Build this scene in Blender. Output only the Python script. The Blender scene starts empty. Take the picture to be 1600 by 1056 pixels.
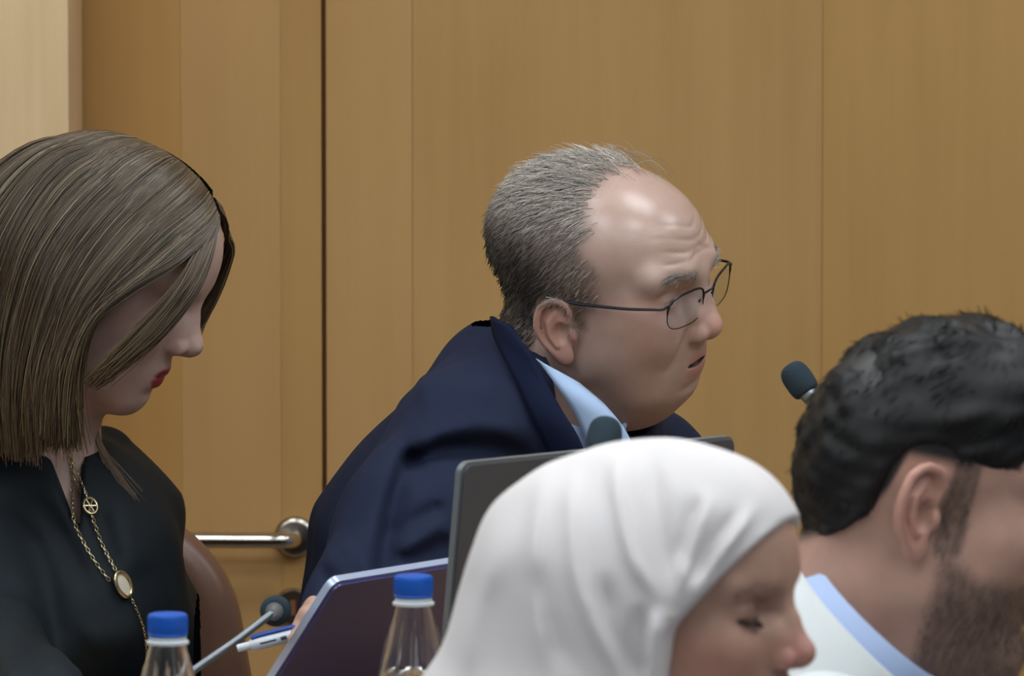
import bpy, math, random
import numpy as np
from mathutils import Vector, Matrix

random.seed(7)
rng = np.random.default_rng(7)
scene = bpy.context.scene
C = scene.collection

# ------------------------------------------------------------------ camera
F = 10500.0                    # focal length in pixels of the 1600 x 1056 frame
PITCH = math.radians(4.8)
CAMZ = 1.62
cam_d = bpy.data.cameras.new('camera')
cam_d.sensor_fit = 'HORIZONTAL'
cam_d.sensor_width = 36.0
cam_d.lens = 36.0 * F / 1600.0
cam_d.clip_end = 60
cam_d.dof.use_dof = True
cam_d.dof.focus_distance = 6.02
cam_d.dof.aperture_fstop = 14.0
cam = bpy.data.objects.new('camera', cam_d)
C.objects.link(cam)
cam.location = (0, 0, CAMZ)
cam.rotation_euler = (math.pi / 2 - PITCH, 0, 0)
scene.camera = cam

# ------------------------------------------------------------------ world, exposure
w = bpy.data.worlds.new('hall_light')
scene.world = w
w.use_nodes = True
bg = w.node_tree.nodes['Background']
bg.inputs[0].default_value = (0.80, 0.88, 1.0, 1)
bg.inputs[1].default_value = 0.24
scene.view_settings.view_transform = 'Standard'
scene.view_settings.look = 'None'
scene.view_settings.exposure = 0.0
scene.view_settings.gamma = 1.0
scene.view_settings.use_curve_mapping = False

# ------------------------------------------------------------------ helpers
def P(px, py, D):
    """point at world depth D that the photograph shows at pixel (px, py)"""
    u = (px - 800.0) / F
    v = (528.0 - py) / F
    cp, sp = math.cos(PITCH), math.sin(PITCH)
    d = np.array([u, cp + v * sp, -sp + v * cp])
    s = D / d[1]
    return np.array([0, 0, CAMZ]) + d * s

def s2l(c):
    c = c / 255.0
    return c / 12.92 if c <= 0.04045 else ((c + 0.055) / 1.055) ** 2.4

def rgb(r, g, b):
    return (s2l(r), s2l(g), s2l(b))

def link(o, parent=None):
    C.objects.link(o)
    if parent is not None:
        o.parent = parent
        if parent.type == 'EMPTY' and parent.location.length > 0:
            o.matrix_parent_inverse = Matrix.Translation(-parent.location)
    return o

def tag(o, label=None, cat=None, group=None, kind=None):
    if label: o['label'] = label
    if cat: o['category'] = cat
    if group: o['group'] = group
    if kind: o['kind'] = kind
    return o

def empty(name, loc, label=None, cat=None, group=None):
    o = bpy.data.objects.new(name, None)
    o.empty_display_size = 0.05
    C.objects.link(o)
    o.location = [float(v) for v in loc]
    return tag(o, label, cat, group)

def mesh_np(name, verts, quads=None, tris=None, smooth=True):
    """fast mesh from numpy arrays"""
    me = bpy.data.meshes.new(name)
    verts = np.asarray(verts, dtype=np.float32)
    me.vertices.add(len(verts))
    me.vertices.foreach_set('co', verts.ravel())
    loops, starts, n = [], [], 0
    if quads is not None and len(quads):
        q = np.asarray(quads, dtype=np.int32)
        loops.append(q.ravel()); starts.append(np.arange(len(q)) * 4 + n); n += q.size
    if tris is not None and len(tris):
        t = np.asarray(tris, dtype=np.int32)
        loops.append(t.ravel()); starts.append(np.arange(len(t)) * 3 + n); n += t.size
    loops = np.concatenate(loops).astype(np.int32)
    starts = np.concatenate(starts).astype(np.int32)
    me.loops.add(len(loops)); me.loops.foreach_set('vertex_index', loops)
    me.polygons.add(len(starts)); me.polygons.foreach_set('loop_start', starts)
    me.update(calc_edges=True)
    me.validate()
    if smooth:
        me.polygons.foreach_set('use_smooth', np.ones(len(me.polygons), dtype=bool))
    return me

def add_col(me, cols, name='Col', alpha=None):
    a = me.attributes.new(name, 'FLOAT_COLOR', 'POINT')
    c = np.ones((len(me.vertices), 4), dtype=np.float32)
    c[:, :3] = cols
    if alpha is not None: c[:, 3] = alpha
    a.data.foreach_set('color', c.ravel())

def obj(name, me, mat, parent=None):
    o = bpy.data.objects.new(name, me)
    if mat is not None:
        me.materials.clear(); me.materials.append(mat)
    return link(o, parent)

# ---- small mesh builders (lists of verts / faces collected in one MB)
class MB:
    def __init__(self):
        self.v, self.f = [], []
    def add(self, vs, fs):
        n = len(self.v)
        self.v += [tuple(map(float, p)) for p in vs]
        self.f += [tuple(i + n for i in f) for f in fs]
    def box(self, lo, hi, M=None, bev=0.0):
        import bmesh
        bm = bmesh.new()
        bmesh.ops.create_cube(bm, size=1.0)
        lo, hi = np.array(lo, float), np.array(hi, float)
        for v in bm.verts:
            v.co = Vector((lo + hi) / 2 + np.array(v.co) * (hi - lo))
        if bev > 0:
            bmesh.ops.bevel(bm, geom=bm.edges[:], offset=bev, segments=2, affect='EDGES', profile=0.7)
        bm.verts.ensure_lookup_table(); bm.verts.index_update()
        vs = [v.co.copy() for v in bm.verts]
        if M is not None: vs = [M @ v for v in vs]
        fs = [[v.index for v in f.verts] for f in bm.faces]
        bm.free()
        self.add(vs, fs)
        return self
    def tube(self, pts, rad, n=12, cap=True):
        pts = [np.array(p, float) for p in pts]
        if np.isscalar(rad): rad = [rad] * len(pts)
        T = []
        for i in range(len(pts)):
            a = pts[max(i - 1, 0)]; b = pts[min(i + 1, len(pts) - 1)]
            t = b - a; T.append(t / (np.linalg.norm(t) + 1e-12))
        up = np.array([0, 0, 1.0]) if abs(T[0][2]) < 0.9 else np.array([1.0, 0, 0])
        s = np.cross(T[0], up); s /= np.linalg.norm(s)
        vs, fs = [], []
        for i, p in enumerate(pts):
            s = s - T[i] * np.dot(s, T[i]); s /= np.linalg.norm(s)
            b = np.cross(T[i], s)
            for k in range(n):
                a = 2 * math.pi * k / n
                vs.append(p + rad[i] * (math.cos(a) * s + math.sin(a) * b))
        for i in range(len(pts) - 1):
            for k in range(n):
                k2 = (k + 1) % n
                fs.append((i * n + k, i * n + k2, (i + 1) * n + k2, (i + 1) * n + k))
        if cap:
            fs.append(tuple(range(n - 1, -1, -1)))
            m = (len(pts) - 1) * n
            fs.append(tuple(m + k for k in range(n)))
        self.add(vs, fs)
        return self
    def lathe(self, prof, n=32, M=None):
        """prof: list of (radius, height), revolved about local z"""
        vs, fs = [], []
        for r, h in prof:
            for k in range(n):
                a = 2 * math.pi * k / n
                v = Vector((r * math.cos(a), r * math.sin(a), h))
                vs.append(M @ v if M is not None else v)
        for i in range(len(prof) - 1):
            for k in range(n):
                k2 = (k + 1) % n
                fs.append((i * n + k, i * n + k2, (i + 1) * n + k2, (i + 1) * n + k))
        self.add(vs, fs)
        return self
    def build(self, name, mat, parent=None, smooth=True, sharp=40):
        me = bpy.data.meshes.new(name)
        me.from_pydata(self.v, [], self.f)
        me.validate(); me.update()
        if smooth:
            me.polygons.foreach_set('use_smooth', np.ones(len(me.polygons), dtype=bool))
            me.set_sharp_from_angle(angle=math.radians(sharp))
        return obj(name, me, mat, parent)

# ------------------------------------------------------------------ materials
def mat_new(name):
    m = bpy.data.materials.new(name)
    m.use_nodes = True
    nt = m.node_tree
    b = nt.nodes['Principled BSDF']
    return m, nt, b

def simple(name, col, rough=0.5, metal=0.0, spec=0.5, bump=0.0, scale=200.0, vary=0.0, sheen=0.0):
    m, nt, b = mat_new(name)
    b.inputs['Base Color'].default_value = (*col, 1)
    b.inputs['Roughness'].default_value = rough
    b.inputs['Metallic'].default_value = metal
    b.inputs['Specular IOR Level'].default_value = spec
    if sheen:
        b.inputs['Sheen Weight'].default_value = sheen
        b.inputs['Sheen Roughness'].default_value = 0.5
    if bump or vary:
        tc = nt.nodes.new('ShaderNodeTexCoord')
        nz = nt.nodes.new('ShaderNodeTexNoise')
        nz.inputs['Scale'].default_value = scale
        nz.inputs['Detail'].default_value = 4
        nt.links.new(tc.outputs['Object'], nz.inputs['Vector'])
        if bump:
            bp = nt.nodes.new('ShaderNodeBump')
            bp.inputs['Strength'].default_value = bump
            bp.inputs['Distance'].default_value = 0.001
            nt.links.new(nz.outputs['Fac'], bp.inputs['Height'])
            nt.links.new(bp.outputs['Normal'], b.inputs['Normal'])
        if vary:
            mx = nt.nodes.new('ShaderNodeMix'); mx.data_type = 'RGBA'
            mx.inputs['A'].default_value = (*[c * (1 - vary) for c in col], 1)
            mx.inputs['B'].default_value = (*[min(1, c * (1 + vary)) for c in col], 1)
            nt.links.new(nz.outputs['Fac'], mx.inputs['Factor'])
            nt.links.new(mx.outputs['Result'], b.inputs['Base Color'])
    return m

def attr_mat(name, rough=0.5, sss=0.0, spec=0.4, bump=0.0, scale=350.0, sheen=0.0, mottling=0.0):
    """base colour from the mesh's own colour attribute"""
    m, nt, b = mat_new(name)
    at = nt.nodes.new('ShaderNodeAttribute'); at.attribute_name = 'Col'
    out = at.outputs['Color']
    tc = nt.nodes.new('ShaderNodeTexCoord')
    if mottling:
        n2 = nt.nodes.new('ShaderNodeTexNoise')
        n2.inputs['Scale'].default_value = 60; n2.inputs['Detail'].default_value = 5
        nt.links.new(tc.outputs['Object'], n2.inputs['Vector'])
        rp = nt.nodes.new('ShaderNodeMapRange')
        rp.inputs['From Min'].default_value = 0.25; rp.inputs['From Max'].default_value = 0.75
        rp.inputs['To Min'].default_value = 1 - mottling; rp.inputs['To Max'].default_value = 1 + mottling
        nt.links.new(n2.outputs['Fac'], rp.inputs['Value'])
        vm = nt.nodes.new('ShaderNodeVectorMath'); vm.operation = 'SCALE'
        nt.links.new(out, vm.inputs[0]); nt.links.new(rp.outputs['Result'], vm.inputs['Scale'])
        out = vm.outputs['Vector']
    nt.links.new(out, b.inputs['Base Color'])
    if rough is None:                 # roughness stored with the colour
        nt.links.new(at.outputs['Alpha'], b.inputs['Roughness'])
    else:
        b.inputs['Roughness'].default_value = rough
    b.inputs['Specular IOR Level'].default_value = spec
    if sss:
        b.inputs['Subsurface Weight'].default_value = sss
        b.inputs['Subsurface Radius'].default_value = (1.0, 0.45, 0.25)
        b.inputs['Subsurface Scale'].default_value = 0.006
    if sheen:
        b.inputs['Sheen Weight'].default_value = sheen
    if bump:
        nz = nt.nodes.new('ShaderNodeTexNoise')
        nz.inputs['Scale'].default_value = scale; nz.inputs['Detail'].default_value = 3
        nt.links.new(tc.outputs['Object'], nz.inputs['Vector'])
        bp = nt.nodes.new('ShaderNodeBump')
        bp.inputs['Strength'].default_value = bump
        bp.inputs['Distance'].default_value = 0.001
        nt.links.new(nz.outputs['Fac'], bp.inputs['Height'])
        nt.links.new(bp.outputs['Normal'], b.inputs['Normal'])
    return m

# ------------------------------------------------------------------ implicit surfaces
def ell(p, c, r):
    c = np.asarray(c, float); r = np.asarray(r, float)
    q = p - c
    a = np.sqrt(((q / r) ** 2).sum(1))
    b = np.sqrt(((q / (r * r)) ** 2).sum(1)) + 1e-9
    return np.where(a < 1e-6, -r.min(), a * (a - 1.0) / b)

def ellR(p, c, r, R):
    """ellipsoid whose axes are the columns of R"""
    return ell((p - np.asarray(c, float)) @ R, (0, 0, 0), r)

def cone(p, a, b, ra, rb):
    a = np.asarray(a, float); b = np.asarray(b, float)
    ab = b - a
    t = np.clip(((p - a) @ ab) / (ab @ ab), 0, 1)
    t2 = t
    return np.linalg.norm(p - (a + t[:, None] * ab), axis=1) - (ra + (rb - ra) * t2)

def chain(p, pts, rad, k=0.0):
    d = None
    for i in range(len(pts) - 1):
        e = cone(p, pts[i], pts[i + 1], rad[i], rad[i + 1])
        d = e if d is None else (np.minimum(d, e) if k == 0 else smin(d, e, k))
    return d

def smin(a, b, k):
    h = np.maximum(k - np.abs(a - b), 0) / k
    return np.minimum(a, b) - h * h * k * 0.25

def smax(a, b, k):
    return -smin(-a, -b, k)

def sstep(a, b, x):
    t = np.clip((x - a) / (b - a), 0, 1)
    return t * t * (3 - 2 * t)

def bump3(p, c, r):
    """gaussian weight about c with radii r"""
    q = (p - np.asarray(c, float)) / np.asarray(r, float)
    return np.exp(-(q ** 2).sum(1))

def rot(yaw=0, pitch=0, roll=0):
    """columns = forward, left, up.  yaw > 0 turns the face from picture-right towards the
    camera, pitch > 0 bows it, roll > 0 tips the crown towards the camera"""
    y, p, r = map(math.radians, (yaw, pitch, roll))
    Rz = np.array([[math.cos(y), math.sin(y), 0], [-math.sin(y), math.cos(y), 0], [0, 0, 1]])
    Ry = np.array([[math.cos(p), 0, math.sin(p)], [0, 1, 0], [-math.sin(p), 0, math.cos(p)]])
    Rx = np.array([[1, 0, 0], [0, math.cos(r), -math.sin(r)], [0, math.sin(r), math.cos(r)]])
    # the roll is about the camera-facing horizontal axis applied last
    return Rz @ Ry @ Rx

def surface(sdf, lo, hi, h, block=6, newton=2):
    """narrow-band surface nets of sdf = 0 -> verts, quads, normals"""
    lo = np.asarray(lo, float); hi = np.asarray(hi, float)
    nb = np.ceil((hi - lo) / (h * block)).astype(int)
    n = nb * block
    ax = [lo[i] + h * block * (np.arange(nb[i]) + 0.5) - h * 0.5 for i in range(3)]
    B = np.stack(np.meshgrid(*ax, indexing='ij'), -1).reshape(-1, 3)
    db = sdf(B)
    near = np.abs(db) < h * block * 1.8
    S = np.repeat(np.repeat(np.repeat(np.where(db < 0, -1.0, 1.0).reshape(nb), block, 0), block, 1), block, 2).astype(np.float32)
    bi = np.argwhere(near.reshape(nb))
    off = np.stack(np.meshgrid(*[np.arange(block)] * 3, indexing='ij'), -1).reshape(-1, 3)
    for s in range(0, len(bi), 1500):
        I = (bi[s:s + 1500, None, :] * block + off[None]).reshape(-1, 3)
        S[I[:, 0], I[:, 1], I[:, 2]] = sdf(lo + h * I)
    ins = S < 0
    sl = [slice(0, -1), slice(1, None)]
    cnt = np.zeros(np.array(S.shape) - 1, dtype=np.int8)
    for a in (0, 1):
        for b in (0, 1):
            for c in (0, 1):
                cnt += ins[sl[a], sl[b], sl[c]]
    act = (cnt > 0) & (cnt < 8)
    idx = np.argwhere(act)
    vid = -np.ones(act.shape, dtype=np.int64)
    vid[act] = np.arange(len(idx))
    cor = [(a, b, c) for a in (0, 1) for b in (0, 1) for c in (0, 1)]
    val = {c: S[idx[:, 0] + c[0], idx[:, 1] + c[1], idx[:, 2] + c[2]] for c in cor}
    acc = np.zeros((len(idx), 3)); num = np.zeros(len(idx))
    for c in cor:
        for k in range(3):
            if c[k] == 0:
                e = list(c); e[k] = 1; e = tuple(e)
                va, vb = val[c], val[e]
                m = (va < 0) != (vb < 0)
                t = np.where(m, va / np.where(m, va - vb, 1), 0)
                q = np.tile(np.array(c, float), (len(idx), 1)); q[:, k] += t
                acc += q * m[:, None]; num += m
    V = lo + h * (idx + acc / num[:, None])
    Q = []
    for k in range(3):
        a, b = (k + 1) % 3, (k + 2) % 3
        s0 = [slice(None)] * 3; s1 = [slice(None)] * 3
        s0[k] = slice(0, -1); s1[k] = slice(1, None)
        A, Bq = ins[tuple(s0)], ins[tuple(s1)]
        E = np.argwhere(A != Bq)
        E = E[(E[:, a] >= 1) & (E[:, b] >= 1) & (E[:, a] < act.shape[a]) & (E[:, b] < act.shape[b])]
        def cell(da, db_):
            c = E.copy(); c[:, a] += da; c[:, b] += db_
            return vid[c[:, 0], c[:, 1], c[:, 2]]
        q = np.stack([cell(-1, -1), cell(0, -1), cell(0, 0), cell(-1, 0)], 1)
        flip = ~A[E[:, 0], E[:, 1], E[:, 2]]
        q[flip] = q[flip][:, ::-1]
        q = q[(q >= 0).all(1)]
        Q.append(q)
    Q = np.concatenate(Q)
    e = 0.0006
    K = np.array([[1, -1, -1], [-1, -1, 1], [-1, 1, -1], [1, 1, 1]], float)
    G = None
    for it in range(newton + 1):
        D4 = [sdf(V + e * k) for k in K]
        G = sum(d[:, None] * k for d, k in zip(D4, K)) / (4 * e)
        if it < newton:
            d = sum(D4) / 4
            g2 = np.maximum((G ** 2).sum(1), 0.05)
            step = np.clip(d / g2, -0.5 * h, 0.5 * h)
            V = V - G * step[:, None]
    N = G / (np.linalg.norm(G, axis=1)[:, None] + 1e-9)
    return V, Q, N

def strand_mesh(name, paths, r0, r1, sides=3, cols=None):
    """paths (n, k, 3) -> one mesh of thin tapering strands; cols (n, 3)"""
    paths = np.asarray(paths, float)
    n, k, _ = paths.shape
    T = np.gradient(paths, axis=1)
    T /= np.linalg.norm(T, axis=2, keepdims=True) + 1e-9
    axes = np.array([[0.9, 0.3, -0.3], [-0.3, 0.9, 0.3], [0.3, -0.3, 0.9], [0.58, 0.58, 0.58]])
    axes /= np.linalg.norm(axes, axis=1)[:, None]
    worst = np.abs(np.einsum('nkd,ad->nka', T, axes)).max(1)           # never along the strand
    ref = axes[worst.argmin(1)][:, None, :]
    s = np.cross(T, ref); s /= np.linalg.norm(s, axis=2, keepdims=True) + 1e-9
    b = np.cross(T, s)
    r0 = np.broadcast_to(np.asarray(r0, float), (n,)); r1 = np.broadcast_to(np.asarray(r1, float), (n,))
    t = np.linspace(0, 1, k)
    R = r0[:, None] + (r1 - r0)[:, None] * t[None]
    V = []
    for j in range(sides):
        a = 2 * math.pi * j / sides
        V.append(paths + R[..., None] * (math.cos(a) * s + math.sin(a) * b))
    V = np.stack(V, 2)                                   # n, k, sides, 3
    base = np.arange(n * k * sides).reshape(n, k, sides)
    qs = []
    for j in range(sides):
        j2 = (j + 1) % sides
        qs.append(np.stack([base[:, :-1, j], base[:, :-1, j2], base[:, 1:, j2], base[:, 1:, j]], -1).reshape(-1, 4))
    me = mesh_np(name, V.reshape(-1, 3), np.concatenate(qs))
    if cols is not None:
        add_col(me, np.repeat(cols, k * sides, axis=0))
    return me

def catmull(pts, m):
    """smooth polyline of m points through pts (arrays (k, d))"""
    pts = np.asarray(pts, float)
    k = len(pts)
    Pp = np.vstack([2 * pts[0] - pts[1], pts, 2 * pts[-1] - pts[-2]])
    u = np.linspace(0, k - 1, m)
    i = np.minimum(u.astype(int), k - 2); t = (u - i)[:, None]
    p0, p1, p2, p3 = Pp[i], Pp[i + 1], Pp[i + 2], Pp[i + 3]
    return 0.5 * (2 * p1 + (p2 - p0) * t + (2 * p0 - 5 * p1 + 4 * p2 - p3) * t ** 2 + (3 * p1 - p0 - 3 * p2 + p3) * t ** 3)

# ------------------------------------------------------------------ head
# canonical head: origin midway between the ear canals, x forward, y left, z up, metres
def ear_sdf(p, h):
    """p with |y| already taken"""
    s = h.get('ear', 1.0)
    c = np.array(h.get('ear_c', (-0.004, 0.0725, 0.004)))
    fl = math.radians(h.get('ear_flare', 24)); tl = math.radians(h.get('ear_tilt', 12))
    u = np.array([math.cos(fl), -math.sin(fl), 0])
    wv = np.array([math.sin(fl), math.cos(fl), 0])
    z = np.array([0, 0, 1.0])
    uu = u * math.cos(tl) + z * math.sin(tl)
    vv = -u * math.sin(tl) + z * math.cos(tl)
    q = (p - c) / s
    e = np.stack([q @ uu, q @ vv, q @ wv], 1)          # forward, up, outward
    d = ell(e, (-0.006, 0.004, 0.004), (0.0165, 0.0275, 0.0042))
    helix = [(0.004, 0.001, 0.003), (0.010, 0.016, 0.006), (0.006, 0.029, 0.008), (-0.006, 0.0335, 0.009),
             (-0.018, 0.0275, 0.010), (-0.0235, 0.013, 0.0105), (-0.0225, -0.002, 0.0095), (-0.015, -0.016, 0.007), (-0.008, -0.024, 0.005)]
    hr = np.array([[0.002, 0.003, 0.0034, 0.0034, 0.0034, 0.0034, 0.003, 0.003, 0.004]]).T
    hx = catmull(np.hstack([np.array(helix), hr]), 15)
    d = smin(d, chain(e, hx[:, :3], hx[:, 3]), 0.003)
    d = smin(d, ell(e, (-0.006, 0.002, -0.003), (0.013, 0.022, 0.008)), 0.004)
    anti = [(-0.004, 0.022, 0.0065), (-0.0125, 0.012, 0.0085), (-0.013, -0.001, 0.0085), (-0.0075, -0.0125, 0.0075)]
    d = smin(d, chain(e, anti, [0.002, 0.003, 0.003, 0.003]), 0.003)
    d = smax(d, -ell(e, (-0.001, -0.001, 0.0085), (0.0085, 0.011, 0.0075)), 0.003)
    d = smin(d, ell(e, (-0.003, -0.0245, 0.0045), (0.0085, 0.0095, 0.0042)), 0.004)
    d = smin(d, ell(e, (0.0085, -0.004, 0.0045), (0.004, 0.0065, 0.0045)), 0.004)
    return d * s

def near(d, p, c, R, fn):
    """apply fn(p, d) only to the points within R of c (the rest cannot change)"""
    m = ((p - np.asarray(c, float)) ** 2).sum(1) < R * R
    if m.any():
        d = d.copy()
        d[m] = fn(p[m], d[m])
    return d

def head_sdf(q, h):
    p = q.copy(); p[:, 1] = np.abs(p[:, 1])
    wd = h.get('width', 1.0)
    d = ell(p, (h.get('cr_x', -0.003), 0, h.get('cr_z', 0.046)), (h.get('cr_l', 0.099), 0.0755 * wd, h.get('cr_h', 0.085)))
    d = smin(d, ell(p, (0.034 + h.get('fore', 0), 0, h.get('fore_z', 0.052)), (h.get('fore_l', 0.063), 0.058 * wd, h.get('fore_h', 0.062))), 0.03)
    d = smin(d, ell(p, (0.044, 0, -0.012), (0.047, 0.0575 * wd, 0.05)), 0.025)
    d = smin(d, ell(p, (0.058, 0.041 * wd, -0.008), (0.026, 0.0215, 0.021 + h.get('cheek', 0))), 0.025)
    d = smin(d, ell(p, (0.067 + h.get('lip_x', 0), 0, -0.043), (0.036, 0.034, 0.032)), 0.02)
    jx = h.get('chin_x', 0.0); jz = h.get('chin_z', 0.0); gz = h.get('gon_z', 0.0); jr = h.get('jaw_r', 0.016)
    d = smin(d, cone(p, (0.016, 0.046 * wd, -0.050 + gz), (0.080 + jx, 0.013, -0.082 + jz), jr, 0.0155), 0.03)
    d = smin(d, ell(p, (0.038, 0, -0.05), (0.052, 0.050 * wd, 0.038)), 0.025)
    d = smin(d, ell(p, (0.0855 + jx, 0, -0.083 + jz), (0.0155, 0.019, 0.0165)), 0.014)
    d = smin(d, ell(p, (0.040, 0.040 * wd, -0.034), (0.034, 0.024, 0.034)), 0.02)
    if h.get('jowl', 0):
        j = h['jowl']
        d = smin(d, ell(p, (0.050, 0.030, -0.072 + gz), (0.034 * j, 0.024 * j, 0.024 * j)), 0.025)
    ez = h.get('eye_z', 0.0)
    def eyes(p, d):
        p = p - np.array([0, 0, ez])
        br = h.get('brow', 1.0)
        d = smin(d, chain(p, [(0.089, 0.0, 0.040), (0.087, 0.020, 0.042), (0.073, 0.048, 0.041)], [0.009 * br, 0.010 * br, 0.010 * br], 0.006), 0.014)
        d = smax(d, -ell(p, (0.0985, 0.033, 0.019), (0.0165, 0.020, 0.0125)), 0.014)
        eyec = np.array([0.0735, 0.0325, 0.0195])
        lid = ell(p, eyec, (0.0138, 0.0150, 0.0130))
        op = h.get('eye_open', 0.0)
        if op > 0:
            lid = smax(lid, -ell(p, eyec + (0.012, 0.0, -0.001), (0.0135, 0.0108, op)), 0.0015)
        d = smin(d, lid, 0.005)
        if op == 0:        # closed lids: a fine groove where they meet
            ln = chain(p, [(0.0835, 0.0205, 0.0125), (0.0885, 0.032, 0.0115), (0.0805, 0.0445, 0.0145)], [0, 0, 0])
            d = d + 0.0010 * np.exp(-(ln / 0.0014) ** 2)
        # crease above the lid
        ln = chain(p, [(0.085, 0.019, 0.026), (0.088, 0.032, 0.030), (0.078, 0.046, 0.026)], [0, 0, 0])
        d = d + 0.0009 * np.exp(-(ln / 0.0018) ** 2)
        return smin(d, ell(p, (0.069, 0.030, -0.014), (0.019, 0.021, 0.018)), 0.018)
    d = near(d, p, (0.080, 0.030, 0.016 + ez), 0.088, eyes)
    nl = h.get('nose', 0.0); nz = h.get('nose_z', 0.0); nb = h.get('nose_bridge', 0.0)
    tip = np.array([0.1135 + nl, 0, -0.0115 + nz])
    def nose(p, d):
        mid = np.array([0.1015 + 0.5 * nl + nb, 0, 0.011 + 0.4 * nz + 0.3 * ez])
        d = smin(d, chain(p, [(0.0905, 0, 0.034 + ez), mid, tip], [0.0075, 0.0078, 0.0092], 0.004), 0.011)
        d = smin(d, ell(p, (0.094 + 0.3 * nl, 0.011, -0.006 + 0.5 * nz), (0.014, 0.0095, 0.017)), 0.010)
        d = smin(d, np.linalg.norm(p - tip, axis=1) - h.get('tip_r', 0.0098), 0.006)
        d = smin(d, ell(p, tip + (-0.0105 - 0.3 * nl, 0.0125, -0.0045), np.array((0.0110, 0.0062, 0.0085)) * h.get('ala', 1.0)), 0.004)
        d = smin(d, cone(p, tip + (-0.001, 0, -0.007), (0.099, 0, -0.025 + 0.6 * nz), 0.0048, 0.0048), 0.005)
        return smax(d, -ell(p, tip + (-0.0055, 0.0065, -0.0118), (0.0060, 0.0034, 0.0046)), 0.002)
    d = near(d, p, (0.100, 0.0, 0.008), 0.062, nose)
    lz = h.get('lip_z', 0.0); lx = h.get('lip_x', 0.0); lf = h.get('lip', 1.0); lo_ = h.get('mouth_open', 0.0)
    def lips(p, d):
        p = p * np.array([1.0, 1.0 / h.get('mouth_w', 1.0), 1.0])
        up = [(0.1005 + lx, 0, -0.0395 + lz), (0.0985 + lx, 0.010, -0.0402 + lz), (0.0885 + lx, 0.0235, -0.0455 + lz)]
        dn = [(0.0985 + lx, 0, -0.0525 + lz - lo_), (0.0965 + lx, 0.010, -0.0518 + lz - lo_), (0.0880 + lx, 0.0225, -0.0475 + lz - 0.4 * lo_)]
        d = smin(d, chain(p, up, [0.0058 * lf, 0.0055 * lf, 0.0030]), 0.005)
        d = smin(d, chain(p, dn, [0.0066 * lf, 0.0062 * lf, 0.0030]), 0.005)
        d = smax(d, -chain(p, [(0.1060 + lx, 0, -0.0462 + lz - lo_ * .5), (0.1025 + lx, 0.011, -0.0462 + lz - lo_ * .5), (0.0925 + lx, 0.0235, -0.0468 + lz)],
                           [0.0010 + 0.5 * lo_, 0.0010 + 0.4 * lo_, 0.0008]), 0.0022)
        return d + 0.0022 * bump3(p, (0.098 + lx, 0, -0.066 + lz - lo_), (0.012, 0.016, 0.005))
    d = near(d, p, (0.095, 0, -0.048), 0.05, lips)
    if h.get('fold', 0):
        ln = chain(p, [(0.098, 0.017, -0.014), (0.0905, 0.027, -0.031), (0.082, 0.033, -0.052)], [0, 0, 0])
        d = d + h['fold'] * np.exp(-(ln / 0.0045) ** 2)
    if h.get('wrinkle', 0):
        def wrin(p, d):
            p = p - np.array([0, 0, 1.2 * ez])
            wv = np.zeros(len(p))
            for i, z0 in enumerate((0.055, 0.0615, 0.068, 0.0755, 0.083)):
                zz = z0 + 0.0045 * np.cos(p[:, 1] * 70 + i) - 0.10 * np.maximum(p[:, 1] - 0.03, 0)
                wv += np.exp(-((p[:, 2] - zz) / 0.0015) ** 2) * (0.6 + 0.4 * np.sin(p[:, 1] * 160 + i * 2))
            wv *= sstep(0.055, 0.082, p[:, 0]) * sstep(0.052, 0.034, p[:, 1])
            d = d + h['wrinkle'] * wv
            for i in range(3):
                ln = cone(p, (0.064, 0.051, 0.019 - 0.003 * i), (0.046, 0.058, 0.026 - 0.011 * i), 0, 0)
                d = d + 0.0006 * np.exp(-(ln / 0.0013) ** 2)
            return d
        d = near(d, p, (0.08, 0.02, 0.055), 0.07, wrin)
    es = h.get('ear', 1.0)
    return near(d, p, h.get('ear_c', (-0.004, 0.0725, 0.004)), 0.05 * es, lambda p, d: smin(d, ear_sdf(p, h), 0.005))

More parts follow.
